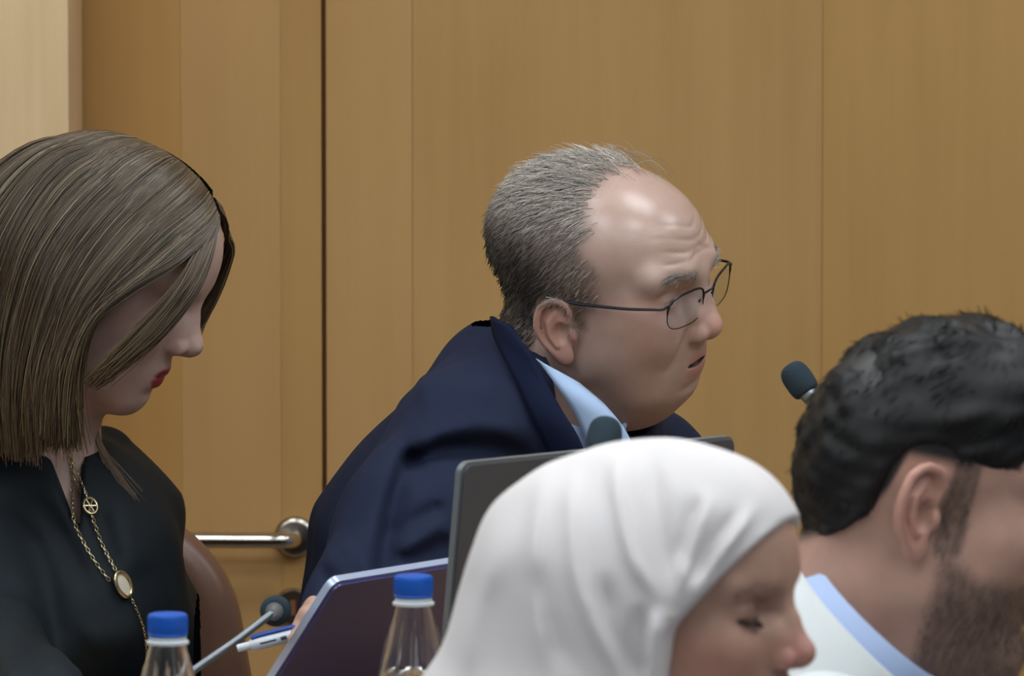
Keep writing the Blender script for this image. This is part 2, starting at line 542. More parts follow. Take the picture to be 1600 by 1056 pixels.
# ================================================================== setting
WALL = 7.2
def wood(name, base, contrast=0.06, rough=0.45):
    m, nt, b = mat_new(name)
    tc = nt.nodes.new('ShaderNodeTexCoord')
    mp = nt.nodes.new('ShaderNodeMapping')
    mp.inputs['Scale'].default_value = (26, 26, 1.1)
    nt.links.new(tc.outputs['Object'], mp.inputs['Vector'])
    n1 = nt.nodes.new('ShaderNodeTexNoise')
    n1.inputs['Scale'].default_value = 1.6; n1.inputs['Detail'].default_value = 7
    n1.inputs['Roughness'].default_value = 0.62; n1.inputs['Distortion'].default_value = 0.25
    nt.links.new(mp.outputs['Vector'], n1.inputs['Vector'])
    mp2 = nt.nodes.new('ShaderNodeMapping')
    mp2.inputs['Scale'].default_value = (5, 5, 1.6)
    nt.links.new(tc.outputs['Object'], mp2.inputs['Vector'])
    n2 = nt.nodes.new('ShaderNodeTexNoise')
    n2.inputs['Scale'].default_value = 1.3; n2.inputs['Detail'].default_value = 3
    nt.links.new(mp2.outputs['Vector'], n2.inputs['Vector'])
    ad = nt.nodes.new('ShaderNodeMath'); ad.operation = 'MULTIPLY_ADD'
    ad.inputs[1].default_value = 0.55; nt.links.new(n2.outputs['Fac'], ad.inputs[0])
    sc = nt.nodes.new('ShaderNodeMath'); sc.operation = 'MULTIPLY'; sc.inputs[1].default_value = 0.45
    nt.links.new(n1.outputs['Fac'], sc.inputs[0]); nt.links.new(sc.outputs[0], ad.inputs[2])
    rp = nt.nodes.new('ShaderNodeValToRGB')
    rp.color_ramp.elements[0].position = 0.33; rp.color_ramp.elements[1].position = 0.68
    c = contrast
    rp.color_ramp.elements[0].color = (base[0] * (1 - c), base[1] * (1 - 1.3 * c), base[2] * (1 - 1.8 * c), 1)
    rp.color_ramp.elements[1].color = (base[0] * (1 + c), base[1] * (1 + 1.2 * c), base[2] * (1 + 1.6 * c), 1)
    nt.links.new(ad.outputs[0], rp.inputs['Fac'])
    nt.links.new(rp.outputs['Color'], b.inputs['Base Color'])
    b.inputs['Roughness'].default_value = rough
    b.inputs['Specular IOR Level'].default_value = 0.25
    return m

WB = np.array((0.435, 0.257, 0.095))
wood_a = wood('maple_veneer', WB, 0.09)
wood_b = wood('maple_veneer_orange', WB * (1.0, 0.93, 0.80), 0.06)
wood_c = wood('maple_veneer_light', WB * (1.06, 1.06, 1.10), 0.06)
wood_d = wood('maple_veneer_mid', WB * (1.0, 0.98, 0.93), 0.07)
wood_pale = wood('pale_ash_veneer', np.array((0.70, 0.51, 0.295)), 0.10)
dark_gap = simple('dark_gap', rgb(118, 76, 40), 0.8)

FLOORM = simple('grey_carpet', (0.16, 0.15, 0.15), 0.95, bump=0.4, scale=400, vary=0.15)
CEILM = simple('white_ceiling', (0.72, 0.72, 0.70), 0.9)

mb = MB(); mb.box((-4.5, -1.0, -0.05), (4.5, WALL + 0.06, 0.0))
tag(mb.build('floor', FLOORM), kind='structure')
mb = MB(); mb.box((-4.5, -1.0, 2.95), (4.5, WALL + 0.06, 3.0))
tag(mb.build('ceiling', CEILM), kind='structure')

def wx(px):                       # picture column -> x on the back wall
    return float(P(px, 528, WALL)[0])

mb = MB(); mb.box((-4.5, WALL - 0.003, 0.0), (4.5, WALL + 0.06, 2.95))
wall = tag(mb.build('wall_back', dark_gap), kind='structure')
def panel(a, b, mat, parent, y0=WALL - 0.012, z0=0.0, z1=2.95, y1=WALL - 0.0031, name='panel', bev=0.0004):
    mb = MB(); mb.box((a, y0, z0), (b, y1, z1), bev=bev)
    return mb.build(name, mat, parent, sharp=30)
edges = [wx(510.5), wx(645), wx(1283), wx(1283) + 0.44, wx(1283) + 0.88, wx(1283) + 1.6, wx(1283) + 2.4, 4.5]
mats = [wood_c, wood_a, wood_d, wood_c, wood_a, wood_d, wood_a]
for a, b, m in zip(edges[:-1], edges[1:], mats):
    panel(a + 0.0002, b - 0.0002, m, wall)
panel(-4.5, wx(-560), wood_a, wall)

# the door leaf left of the dark gap, veneered in vertical boards
mb = MB(); mb.box((wx(-555), WALL - 0.008, 0.006), (wx(503.0), WALL - 0.0031, 2.9))
door = tag(mb.build('door_1', dark_gap), kind='structure')
de = [-550, -150, 124, 285, 440, 503.5]
for a, b, m in zip(de[:-1], de[1:], [wood_d, wood_a, wood_b, wood_c, wood_d]):
    panel(wx(a) + 0.0001, wx(b) - 0.0001, m, door, y0=WALL - 0.014, y1=WALL - 0.0081, z0=0.006, z1=2.9, name='board', bev=0.0003)

steel = simple('brushed_steel', rgb(176, 168, 156), 0.24, metal=1.0)
steel_hi = simple('polished_steel', rgb(196, 190, 180), 0.16, metal=1.0)
hc = P(461, 838, WALL - 0.014)
Mx = Matrix.Translation(Vector(hc)) @ Matrix.Rotation(math.pi / 2, 4, 'X')
hd = MB().lathe([(0.0, 0.0095), (0.016, 0.0095), (0.0195, 0.0088), (0.0218, 0.0060), (0.0222, 0.0), (0.0, 0.0)], 48, Mx).build('rosette', steel, door)
lv = [hc + (0, -0.006, 0), hc + (0, -0.028, 0), hc + (-0.004, -0.040, 0.0005), hc + (-0.016, -0.047, 0.001),
      hc + (-0.05, -0.047, 0.001), hc + (-0.125, -0.047, 0.0015), hc + (-0.131, -0.047, 0.0015)]
MB().tube(catmull(lv, 30), 0.0085, 16).build('lever_handle', steel_hi, door)
kc = P(458, 948, WALL - 0.014)
Mk = Matrix.Translation(Vector(kc)) @ Matrix.Rotation(math.pi / 2, 4, 'X')
kb = MB().lathe([(0.0, 0.007), (0.018, 0.007), (0.0205, 0.0045), (0.021, 0.0), (0.0, 0.0)], 40, Mk).build('lock_plate', steel, door)
k2 = MB(); k2.box(kc + (-0.003, -0.0085, -0.008), kc + (0.003, -0.0060, 0.008)); k2.build('keyhole', dark_gap, kb)

# paler return of the side wall, nearer than the door
pe = float(P(108, 300, 6.95)[0])
mb = MB(); mb.box((-4.5, 6.95, 0), (pe, 7.175, 2.95), bev=0.002)
tag(mb.build('wall_left', wood_pale), kind='structure')

# ceiling lights (square recessed panels)
lamp_w = simple('lamp_frame', (0.8, 0.8, 0.8), 0.4)
lm, nt, b = mat_new('lamp_diffuser')
b.inputs['Base Color'].default_value = (0.9, 0.9, 0.9, 1)
b.inputs['Emission Color'].default_value = (0.90, 0.96, 1.0, 1)
LAMP_E = 9.5
b.inputs['Emission Strength'].default_value = LAMP_E
rows = {2.4: 'nearest the camera', 4.2: 'over the near row of seats', 5.7: 'closest to the wood wall'}
cols_ = {-2.1: 'far left', -0.7: 'left of centre', 0.7: 'right of centre', 2.1: 'far right'}
for yy, rw in rows.items():
    for xx, cw in cols_.items():
        e = empty('ceiling_light', (xx, yy, 2.9499), 'square ceiling light, %s in the line %s' % (cw, rw), 'light', 'ceiling lights')
        fr = MB()
        for (a, b_) in (((-.4, -.4), (.4, -.37)), ((-.4, .37), (.4, .4)), ((-.4, -.37), (-.37, .37)), ((.37, -.37), (.4, .37))):
            fr.box((xx + a[0], yy + a[1], 2.925), (xx + b_[0], yy + b_[1], 2.9499))
        fr.build('frame', lamp_w, e)
        d_ = MB(); d_.box((xx - .37, yy - .37, 2.932), (xx + .37, yy + .37, 2.9495)); d_.build('diffuser', lm, e)

# ================================================================== table and what stands on it
TZ = 0.80
table_m = wood('table_veneer', np.array((0.36, 0.22, 0.10)), 0.1, 0.35)
te = empty('conference_table', (0.1, 5.4, 0), 'long wooden conference table between the two rows of people', 'table')
t1 = MB(); t1.box((-1.5, 5.06, TZ - 0.035), (1.7, 5.93, TZ), bev=0.004); t1.build('table_top', table_m, te)
for x in (-1.35, 0.42, 1.55):
    t2 = MB(); t2.box((x - 0.03, 5.2, 0.0), (x + 0.03, 5.7, TZ - 0.035), bev=0.003); t2.build('leg', table_m, te)
t3 = MB(); t3.box((-1.32, 5.44, 0.25), (0.39, 5.46, TZ - 0.04)); t3.build('modesty_panel', table_m, te)
t3 = MB(); t3.box((0.45, 5.44, 0.25), (1.52, 5.46, TZ - 0.04)); t3.build('modesty_panel', table_m, te)

# bottles
pet, nt, b = mat_new('clear_plastic')
b.inputs['Base Color'].default_value = (1.0, 1.0, 1.0, 1)
b.inputs['Coat Weight'].default_value = 0.6
b.inputs['Roughness'].default_value = 0.06
b.inputs['IOR'].default_value = 1.25
b.inputs['Transmission Weight'].default_value = 1.0
cap_m = simple('blue_cap', rgb(6, 82, 176), 0.38, spec=0.5)
ring_m = simple('frosted_ring', rgb(190, 196, 198), 0.5)
water_m, nt, b = mat_new('water')
b.inputs['Base Color'].default_value = (1, 1, 1, 1); b.inputs['Roughness'].default_value = 0.0
b.inputs['IOR'].default_value = 1.33; b.inputs['Transmission Weight'].default_value = 1.0

def bottle(px, py, D, label, twist):
    top = P(px, py, D)
    Hh = float(top[2] - TZ) - 0.0008
    e = empty('water_bottle', (top[0], top[1], TZ), label, 'bottle', 'water bottles on the table')
    M = Matrix.Translation((float(top[0]), float(top[1]), TZ + 0.0008)) @ Matrix.Rotation(twist, 4, 'Z')
    outer = [(0.0, 0.004), (0.022, 0.002), (0.0285, 0.001), (0.0315, 0.006), (0.0322, 0.014)]
    z = 0.02
    while z < Hh - 0.108:
        outer += [(0.0322, z), (0.0309, z + 0.004), (0.0322, z + 0.008)]; z += 0.012
    sh = [(0.0318, Hh - 0.098), (0.0285, Hh - 0.084), (0.0245, Hh - 0.068), (0.0208, Hh - 0.052), (0.0175, Hh - 0.038),
          (0.0150, Hh - 0.028), (0.0138, Hh - 0.0225), (0.0134, Hh - 0.019), (0.0132, Hh - 0.002)]
    outer += sh
    inner = [(max(r - 0.0011, 0), h_ + (0.0012 if h_ < 0.01 else 0)) for r, h_ in outer][::-1]
    body = MB().lathe(outer + inner, 40, M).build('bottle_body', pet, e, sharp=60)
    # faceted raised ribs on the shoulder
    rb = MB()
    for k in range(12):
        a = 2 * math.pi * k / 12
        pts = []
        for r, h_ in ((0.0292, Hh - 0.086), (0.0250, Hh - 0.069), (0.0213, Hh - 0.053), (0.0180, Hh - 0.039)):
            pts.append(np.array(M @ Vector((r * math.cos(a), r * math.sin(a), h_))))
        rb.tube(pts, [0.0005, 0.0010, 0.0009, 0.0004], 6)
    rb.build('shoulder_ribs', pet, body)
    wl = Hh - 0.075
    wi = [(0.0, 0.006), (0.0270, 0.005), (0.0300, 0.012)] + [(0.0296, wl * 0.5), (0.0290, Hh - 0.098), (0.0262, Hh - 0.084), (0.0245, wl), (0.0, wl)]
    MB().lathe(wi, 32, M).build('water', water_m, e)
    MB().lathe([(0.0134, Hh - 0.0238), (0.0162, Hh - 0.0235), (0.0165, Hh - 0.0215), (0.0146, Hh - 0.0205), (0.0144, Hh - 0.0175), (0.0134, Hh - 0.0174)], 40, M).build('neck_ring', ring_m, e)
    cp = [(0.0, Hh), (0.0128, Hh), (0.0146, Hh - 0.0008), (0.0152, Hh - 0.0024)]
    cp += [(0.0152, Hh - 0.0145), (0.0149, Hh - 0.0150), (0.0152, Hh - 0.0155), (0.0152, Hh - 0.0170), (0.0140, Hh - 0.0172)]
    cap = MB().lathe(cp, 48, M).build('cap', cap_m, e)
    gr = MB()
    for k in range(60):
        a = 2 * math.pi * k / 60
        q = [np.array(M @ Vector((0.0152 * math.cos(a), 0.0152 * math.sin(a), Hh - z_))) for z_ in (0.0030, 0.0140)]
        gr.tube(q, 0.00032, 4)
    gr.build('cap_ridges', cap_m, cap)
bottle(262, 958, 5.105, 'clear plastic water bottle with blue cap in front of the black blouse', 0.1)
bottle(646, 898, 5.20, 'clear plastic water bottle with blue cap between the laptop lid and the white headscarf', 0.5)

# microphones
foam_m = simple('foam', rgb(44, 56, 64), 0.95, bump=0.9, scale=900, vary=0.25, spec=0.2)
neck_m = simple('grey_metal_tube', rgb(120, 126, 132), 0.35, metal=0.7)
collar_m = simple('silver_collar', rgb(170, 178, 186), 0.3, metal=0.8)
black_m = simple('black_plastic', rgb(30, 31, 33), 0.45, bump=0.1, scale=500)
def microphone(tip, axis, path, base_c, label, r=0.0125, L=0.030):
    """tip = centre of the foam head, axis = direction it points, path = gooseneck points from head to base"""
    e = empty('gooseneck_microphone', (base_c[0], base_c[1], TZ), label, 'microphone', 'gooseneck microphones')
    axis = np.array(axis, float); axis /= np.linalg.norm(axis)
    q = Vector((0, 0, 1)).rotation_difference(Vector(axis)).to_matrix().to_4x4()
    M = Matrix.Translation(Vector(tip)) @ q
    prof = [(0.0, L * .5), (r * .5, L * .47), (r * .84, L * .36), (r, L * .16), (r * 1.02, -L * .12), (r * .98, -L * .34), (r * .86, -L * .46), (r * .6, -L * .5), (0, -L * .5)]
    pf = catmull(np.array(prof), 26)
    MB().lathe([(max(a, 0), b_) for a, b_ in pf], 32, M).build('foam_windscreen', foam_m, e)
    MB().lathe([(0.0, -L * .46), (r * .62, -L * .46), (r * .60, -L * .56), (r * .46, -L * .80), (r * .34, -L * 1.05), (0.0032, -L * 1.25), (0.0, -L * 1.25)], 28, M).build('collar', collar_m, e)
    start = np.array(tip) - axis * L * 1.15
    foot = np.array([base_c[0], base_c[1], TZ + 0.034])
    pts = catmull([start, *path, foot + (0, 0, 0.03), foot], 60)
    g = MB().tube(pts, 0.0032, 12).build('gooseneck', neck_m, e)
    Mb = Matrix.Translation((float(base_c[0]), float(base_c[1]), TZ + 0.0006))
    MB().lathe([(0, 0), (0.052, 0), (0.055, 0.004), (0.054, 0.013), (0.045, 0.022), (0.012, 0.027), (0.009, 0.040), (0.0, 0.040)], 40, Mb).build('base', black_m, e)
    MB().lathe([(0, 0.0), (0.006, 0.0), (0.006, 0.002), (0, 0.002)], 16, Mb @ Matrix.Translation((0, -0.036, 0.0232))).build('button', collar_m, e)

m1 = P(431, 954, 5.50)
microphone(m1, P(446, 944, 5.60) - m1 * 1.0, [P(370, 1000, 5.445), P(300, 1049, 5.42)], P(215, 1150, 5.38),
           'grey gooseneck microphone angled up beside the blue and white pen')
m2 = P(944, 684, 5.22)
microphone(m2, (0.15, 0.55, 0.82), [P(944, 800, 5.20), P(950, 960, 5.18)], np.array(P(955, 1180, 5.17)),
           'dark foam microphone under the chin of the grey-haired man', r=0.0135, L=0.034)
m3 = P(1247, 592, 5.70)
microphone(m3, (-0.55, 0.25, 0.80), [P(1278, 650, 5.69), P(1345, 800, 5.68), P(1390, 950, 5.66)], np.array(P(1400, 1130, 5.62)),
           'dark foam microphone sticking out from behind the black-haired man', r=0.0125, L=0.030)

# laptops
lid_m = simple('dark_grey_lid', rgb(66, 66, 71), 0.45, metal=0.0, bump=0.05, scale=600)
lid_edge = simple('lid_edge', rgb(104, 110, 112), 0.4, metal=0.2)
sheen_m = simple('purple_black_lid', rgb(64, 62, 116), 0.3, metal=0.0)
alu = simple('aluminium_edge', rgb(176, 188, 214), 0.3, metal=0.3)
screen_m = simple('dark_screen', rgb(14, 15, 18), 0.12)
key_m = simple('black_keys', rgb(24, 24, 26), 0.5)
def rounded_slab(w_, h_, t, r, n=6):
    """slab w x h x t with rounded corners, centred in x, top edge at y = 0, hanging to y = -h; z thickness"""
    pts = []
    for cx, cy, a0 in ((w_ / 2 - r, -r, 0), (-w_ / 2 + r, -r, 90), (-w_ / 2 + r, -h_ + r, 180), (w_ / 2 - r, -h_ + r, 270)):
        for k in range(n + 1):
            a = math.radians(a0 + 90 * k / n)
            pts.append((cx + r * math.cos(a), cy + r * math.sin(a)))
    N_ = len(pts)
    vs = [(x, y, z) for z in (0, t) for x, y in pts]
    fs = [tuple(range(N_ - 1, -1, -1)), tuple(range(N_, 2 * N_))]
    fs += [(i, (i + 1) % N_, N_ + (i + 1) % N_, N_ + i) for i in range(N_)]
    return vs, fs
def laptop(TL, Wd, Hd, w_, h_, label, face, edge, t=0.008):
    """TL = top left corner, Wd unit width vector, Hd unit vector down the lid"""
    Wd = np.array(Wd, float); Wd /= np.linalg.norm(Wd)
    Hd = np.array(Hd, float); Hd -= Wd * (Hd @ Wd); Hd /= np.linalg.norm(Hd)
    Up = -Hd
    Nn = np.cross(Wd, Up)                       # outward, towards the camera
    top = np.array(TL) + Wd * w_ / 2
    M = Matrix(((Wd[0], Up[0], Nn[0], top[0]), (Wd[1], Up[1], Nn[1], top[1]), (Wd[2], Up[2], Nn[2], top[2]), (0, 0, 0, 1)))
    bot = top - Up * h_
    e = empty('laptop', (bot[0], bot[1], TZ), label, 'laptop')
    vs, fs = rounded_slab(w_, h_, t * 0.7, 0.010)
    mb = MB(); mb.add([M @ Vector((v[0], v[1], v[2] - t)) for v in vs], fs)
    lid = mb.build('lid', edge, e, sharp=30)
    vs, fs = rounded_slab(w_ - 0.005, h_ - 0.005, t * 0.32, 0.008)
    mb = MB(); mb.add([M @ Vector((v[0], v[1] - 0.0025, v[2] - t * 0.3)) for v in vs], fs)
    mb.build('lid_cover', face, lid, sharp=30)
    vs, fs = rounded_slab(w_ - 0.016, h_ - 0.024, 0.001, 0.003)
    mb = MB(); mb.add([M @ Vector((v[0], v[1] - 0.008, v[2] - t - 0.0008)) for v in vs], fs)
    mb.build('screen', screen_m, lid, sharp=30)
    # keyboard half lies on the table, behind the lid
    back = np.cross(Wd, (0, 0, 1.0)); back /= np.linalg.norm(back)
    if back @ Nn > 0: back = -back
    bz = TZ + 0.0008
    B = Matrix(((Wd[0], -back[0], 0, bot[0]), (Wd[1], -back[1], 0, bot[1]), (0, 0, 1, bz), (0, 0, 0, 1)))
    th = max(0.010, float(bot[2] - bz) - 0.003)
    vs, fs = rounded_slab(w_, 0.185, min(th, 0.02), 0.010)
    mb = MB(); mb.add([B @ Vector((v[0], v[1] - 0.004, v[2])) for v in vs], fs)
    base = mb.build('keyboard_base', edge, e, sharp=30)
    hz = bz + min(th, 0.02)
    mb = MB(); mb.tube([np.array(B @ Vector((-w_ * .35, 0.0, hz - bz + 0.001))), np.array(B @ Vector((w_ * .35, 0.0, hz - bz + 0.001)))], 0.006, 12)
    mb.build('hinge', black_m, e)
    kk = MB()
    for r_ in range(5):
        for c_ in range(14):
            x0 = -w_ * .45 + c_ * w_ * .9 / 14
            kk.box((x0, -0.03 - r_ * 0.019 - 0.016, hz - bz), (x0 + w_ * .9 / 14 - 0.003, -0.03 - r_ * 0.019, hz - bz + 0.002), M=B)
    tag(kk.build('keys', key_m, base), kind='stuff')
    tp = MB(); tp.box((-0.05, -0.178, hz - bz), (0.05, -0.128, hz - bz + 0.0006), M=B); tp.build('touchpad', lid_m, base)
    return e

TL = P(724, 724, 5.28); TR = P(1152, 701, 5.50)
Wv = TR - TL; Wv[2] = 0
lw = float(np.linalg.norm(Wv))
bk = np.array([-Wv[1], Wv[0], 0]) / lw             # towards the user
laptop(TL, Wv, np.array([0, 0, -1.0]) + bk * 0.12, lw, float(TL[2] - TZ - 0.022) / math.cos(math.atan(0.12)),
       'open dark grey laptop seen from behind, in front of the navy suit', lid_m, lid_edge)
TL2 = P(525, 912, 5.48); TLw = TL2 + np.array([1.0, 1.39, 0.0]) * 0.172
laptop(TL2, (1.0, 1.39, 0.0), np.array([-0.083, 0.06, -0.137]), 0.295, float(TL2[2] - TZ - 0.022) / 0.137 * 0.171,
       'open laptop with dark purplish lid and silver edge beside the hand', sheen_m, alu, t=0.009)

# ================================================================== people
skin_m = attr_mat('skin', rough=0.47, sss=0.10, spec=0.45, bump=0.10, scale=900, mottling=0.07)
skin_shiny = attr_mat('skin_shiny', rough=None, sss=0.10, spec=0.5, bump=0.10, scale=900, mottling=0.06)
hair_m = attr_mat('hair', rough=0.42, spec=0.5)
black_hair_m = attr_mat('black_hair', rough=0.5, spec=0.25)
eye_m = attr_mat('eyeball', rough=0.08, spec=0.5)

def fabric(name, col, rough=0.8, sheen=0.2, vary=0.10, scale=900, bump=0.25, spec=0.3):
    return simple(name, col, rough, spec=spec, bump=bump, scale=scale, vary=vary, sheen=sheen)

class Head:
    """a posed head: world = T + s * R @ canonical"""
    def __init__(self, R, s, params):
        self.R, self.s, self.h, self.T = R, s, params, np.zeros(3)
    def pin(self, canon, world):
        self.T = np.array(world) - self.s * (self.R @ np.array(canon, float)); return self
    def to(self, p):
        return ((p - self.T) @ self.R) / self.s
    def w(self, q):
        return np.asarray(q, float) @ self.R.T * self.s + self.T
    def sdf(self, p):
        return head_sdf(self.to(p), self.h) * self.s

def cam_ray(px, py):
    a = P(px, py, 1.0); b = P(px, py, 2.0)
    d = b - a
    return np.array([0, 0, CAMZ]), d / np.linalg.norm(d)

def hit(sdf, px, py, D0, D1=None, lift=0.0):
    """first point of sdf = 0 seen through pixel (px, py), starting at depth D0"""
    o, d = cam_ray(px, py)
    t = D0 / d[1]
    for _ in range(90):
        p = o + d * t
        v = float(sdf(p[None])[0])
        if abs(v - lift) < 1e-4: break
        t += (v - lift) * 0.8
        if t * d[1] > (D1 or D0 + 1.2): return o + d * ((D1 or D0 + 1.2) / d[1])
    return o + d * t

def seg2(p, pts):
    """distance in the x-z plane to a polyline, and the share 0..1 of its length at the nearest point"""
    q = p[:, [0, 2]]; best = np.full(len(p), 9.0); par = np.zeros(len(p))
    P2 = [np.asarray(a)[[0, 2]] for a in pts]
    L = [np.linalg.norm(b - a) for a, b in zip(P2[:-1], P2[1:])]; tot = sum(L); acc = 0.0
    for a, b, l in zip(P2[:-1], P2[1:], L):
        ab = b - a
        t = np.clip((q - a) @ ab / (ab @ ab + 1e-12), 0, 1)
        e = np.linalg.norm(q - a - t[:, None] * ab, axis=1)
        m = e < best
        best = np.where(m, e, best); par = np.where(m, (acc + t * l) / tot, par)
        acc += l
    return best, par

def folds(d, p, lst, D, yfront, e0=0.3, e1=0.3):
    """raised (amp > 0) or sunken folds along picture polylines, on the side of the cloth that faces the camera"""
    wy = sstep(yfront + 0.05, yfront - 0.02, p[:, 1])
    for pts, amp, wid in lst:
        e, t = seg2(p, catmull([P(a, b, D) for a, b in pts], 10))
        d = d - amp * np.exp(-(e / wid) ** 2) * wy * sstep(0, e0, t) * sstep(1.0, 1 - e1, t)
    return d

def ribbon(name, A, B, t, mat, parent, m=30, belly=0.0):
    """cloth strip between two 3-D edges A and B, thickness t, bulging outwards (towards the camera) by belly"""
    A = catmull(A, m); B = catmull(B, m)
    nv = 7
    rows = []
    for j in range(nv):
        u = j / (nv - 1)
        r = A * (1 - u) + B * u
        r[:, 1] -= belly * 4 * u * (1 - u)
        rows.append(r)
    G = np.stack(rows, 1)                            # m, nv, 3
    du = np.gradient(G, axis=0); dv = np.gradient(G, axis=1)
    N = np.cross(du, dv); N /= np.linalg.norm(N, axis=2, keepdims=True) + 1e-9
    if N[m // 2, nv // 2, 1] > 0: N = -N
    V = np.concatenate([(G + N * t / 2).reshape(-1, 3), (G - N * t / 2).reshape(-1, 3)])
    k = m * nv
    idx = np.arange(k).reshape(m, nv)
    q = np.stack([idx[:-1, :-1], idx[:-1, 1:], idx[1:, 1:], idx[1:, :-1]], -1).reshape(-1, 4)
    Q = [q, q[:, ::-1] + k]
    rim = np.concatenate([idx[:, 0], idx[-1, 1:], idx[::-1, -1][1:], idx[0, ::-1][1:]])
    Q.append(np.stack([rim[:-1], rim[1:], rim[1:] + k, rim[:-1] + k], 1))
    me = mesh_np(name, V, np.concatenate(Q))
    return obj(name, me, mat, parent)

def ring_collar(name, c, axis, front, r0, r1, height, t, mat, parent, gap=0.25, drop=0.0, n=64, point=0.0):
    """shirt collar standing round the neck: open at 'front', edge radius r0, foot radius r1"""
    axis = np.asarray(axis, float); axis /= np.linalg.norm(axis)          # towards the head
    f = np.asarray(front, float); f -= axis * (f @ axis); f /= np.linalg.norm(f)
    s_ = np.cross(axis, f)
    ang = np.linspace(gap, 2 * math.pi - gap, n)
    rows = []
    prof = [(r0 - t, 0.0), (r0 - 0.3 * t, 0.004), (r0 + 0.3 * t, 0.0055), (r0 + t, 0.003), (r0 + t + 0.002, -0.3 * height), (r1 + t, -height), (r1, -height)]
    for r_, hh in prof:
        fr = 0.5 + 0.5 * np.cos(ang)                                       # 1 at the front
        ext = -point * fr ** 6 * (1 if hh <= -height * .9 else 0)
        rows.append(c + np.outer(np.cos(ang) * r_, f) + np.outer(np.sin(ang) * r_, s_) + np.outer(hh + ext - drop * fr, axis))
    G = np.stack(rows, 1)
    k = len(prof)
    idx = np.arange(n * k).reshape(n, k)
    j2 = np.roll(np.arange(k), -1)
    q = np.stack([idx[:-1][:, np.arange(k)], idx[:-1][:, j2], idx[1:][:, j2], idx[1:][:, np.arange(k)]], -1).reshape(-1, 4)
    caps = [tuple(idx[0]), tuple(idx[-1][::-1])]
    me = bpy.data.meshes.new(name)
    me.from_pydata([tuple(v) for v in G.reshape(-1, 3)], [], [tuple(int(i) for i in f_) for f_ in q] + [tuple(int(i) for i in f_) for f_ in caps])
    me.validate(); me.update()
    import bmesh
    bm = bmesh.new(); bm.from_mesh(me); bmesh.ops.recalc_face_normals(bm, faces=bm.faces[:]); bm.to_mesh(me); bm.free()
    me.polygons.foreach_set('use_smooth', np.ones(len(me.polygons), dtype=bool))
    me.set_sharp_from_angle(angle=math.radians(50))
    return obj(name, me, mat, parent)

def body_mesh(name, sdf, lo, hi, h, mat, parent, colf=None, newton=1):
    V, Q, N = surface(sdf, lo, hi, h, newton=newton)
    me = mesh_np(name, V, Q)
    if colf is not None:
        cv = colf(V, N)
        if isinstance(cv, tuple): add_col(me, cv[0], alpha=cv[1])
        else: add_col(me, cv)
    o = obj(name, me, mat, parent)
    return o, V, N

def legs(name, hip, knee_dir, sep, mat, shoe, parent, hz=0.56):
    """seated lower body: hips, thighs, shins down to the floor, shoes"""
    hip = np.array([hip[0], hip[1], hz]); f = np.array([knee_dir[0], knee_dir[1], 0.0]); f /= np.linalg.norm(f)
    s_ = np.array([-f[1], f[0], 0])
    def sd(p):
        d = ell(p, hip, (0.15, 0.15, 0.12))
        for k in (-1, 1):
            a = hip + s_ * k * 0.08 + (0, 0, -0.02); kn = hip + f * 0.40 + s_ * k * (sep) + (0, 0, -0.05)
            an = hip + f * 0.42 + s_ * k * sep; an[2] = 0.10
            d = smin(d, cone(p, a, kn, 0.085, 0.062), 0.04)
            d = smin(d, cone(p, kn, an, 0.060, 0.048), 0.03)
        return d
    body_mesh(name, sd, hip - (0.62, 0.62, 0.5), hip + (0.62, 0.62, 0.25), 0.009, mat, parent)
    for k in (-1, 1):
        an = hip + f * 0.42 + s_ * k * sep; an[2] = 0.0
        def sh(p, an=an):
            d = cone(p, an + (0, 0, 0.045) - f * 0.04, an + f * 0.16 + (0, 0, 0.038), 0.045, 0.038)
            d = smin(d, cone(p, an + (0, 0, 0.05), an + (0, 0, 0.11), 0.042, 0.046), 0.02)
            return np.maximum(d, 0.001 - p[:, 2])
        body_mesh('shoe', sh, an - (0.26, 0.26, 0.01), an + (0.26, 0.26, 0.18), 0.007, shoe, parent)

def hand(wrist, fdir, back, side, col, parent):
    """relaxed hand: palm, four fingers and a thumb; fdir = finger direction, back = normal of the back of the hand,
    side = +1 / -1 puts the thumb left or right of fdir"""
    f = np.asarray(fdir, float); f /= np.linalg.norm(f)
    n = np.asarray(back, float); n -= f * (n @ f); n /= np.linalg.norm(n)
    c = np.cross(n, f) * side
    R_ = np.stack([f, c, n], 1); w0 = np.asarray(wrist, float)
    def sd(p):
        q = (p - w0) @ R_
        d = cone(q, (-0.012, 0, 0), (0.012, 0, 0), 0.023, 0.022)
        d = smin(d, ell(q, (0.048, 0, 0), (0.048, 0.039, 0.0145)), 0.02)
        for y, L, r in ((0.029, 0.064, 0.0088), (0.010, 0.074, 0.0090), (-0.010, 0.068, 0.0086), (-0.028, 0.052, 0.0076)):
            pts = [(0.075, y * 0.95, 0.002), (0.078 + L * 0.42, y * 1.05, 0.001), (0.078 + L * 0.74, y * 1.08, -0.006), (0.076 + L * 0.96, y * 1.08, -0.014)]
            d = smin(d, chain(q, pts, [r * 1.08, r, r * 0.92, r * 0.8], 0.003), 0.006)
        d = smin(d, chain(q, [(0.018, 0.024, -0.004), (0.045, 0.050, -0.008), (0.070, 0.058, -0.011), (0.088, 0.058, -0.013)], [0.015, 0.0115, 0.0100, 0.0080], 0.004), 0.010)
        return d
    return body_mesh('hand', sd, w0 - 0.19, w0 + 0.19, 0.003, skin_m, parent, lambda V, N: np.tile(np.array(col), (len(V), 1)))[0]

shoe_m = simple('black_leather_shoe', rgb(24, 22, 22), 0.35)
trouser_dark = fabric('dark_trousers', rgb(34, 36, 44))

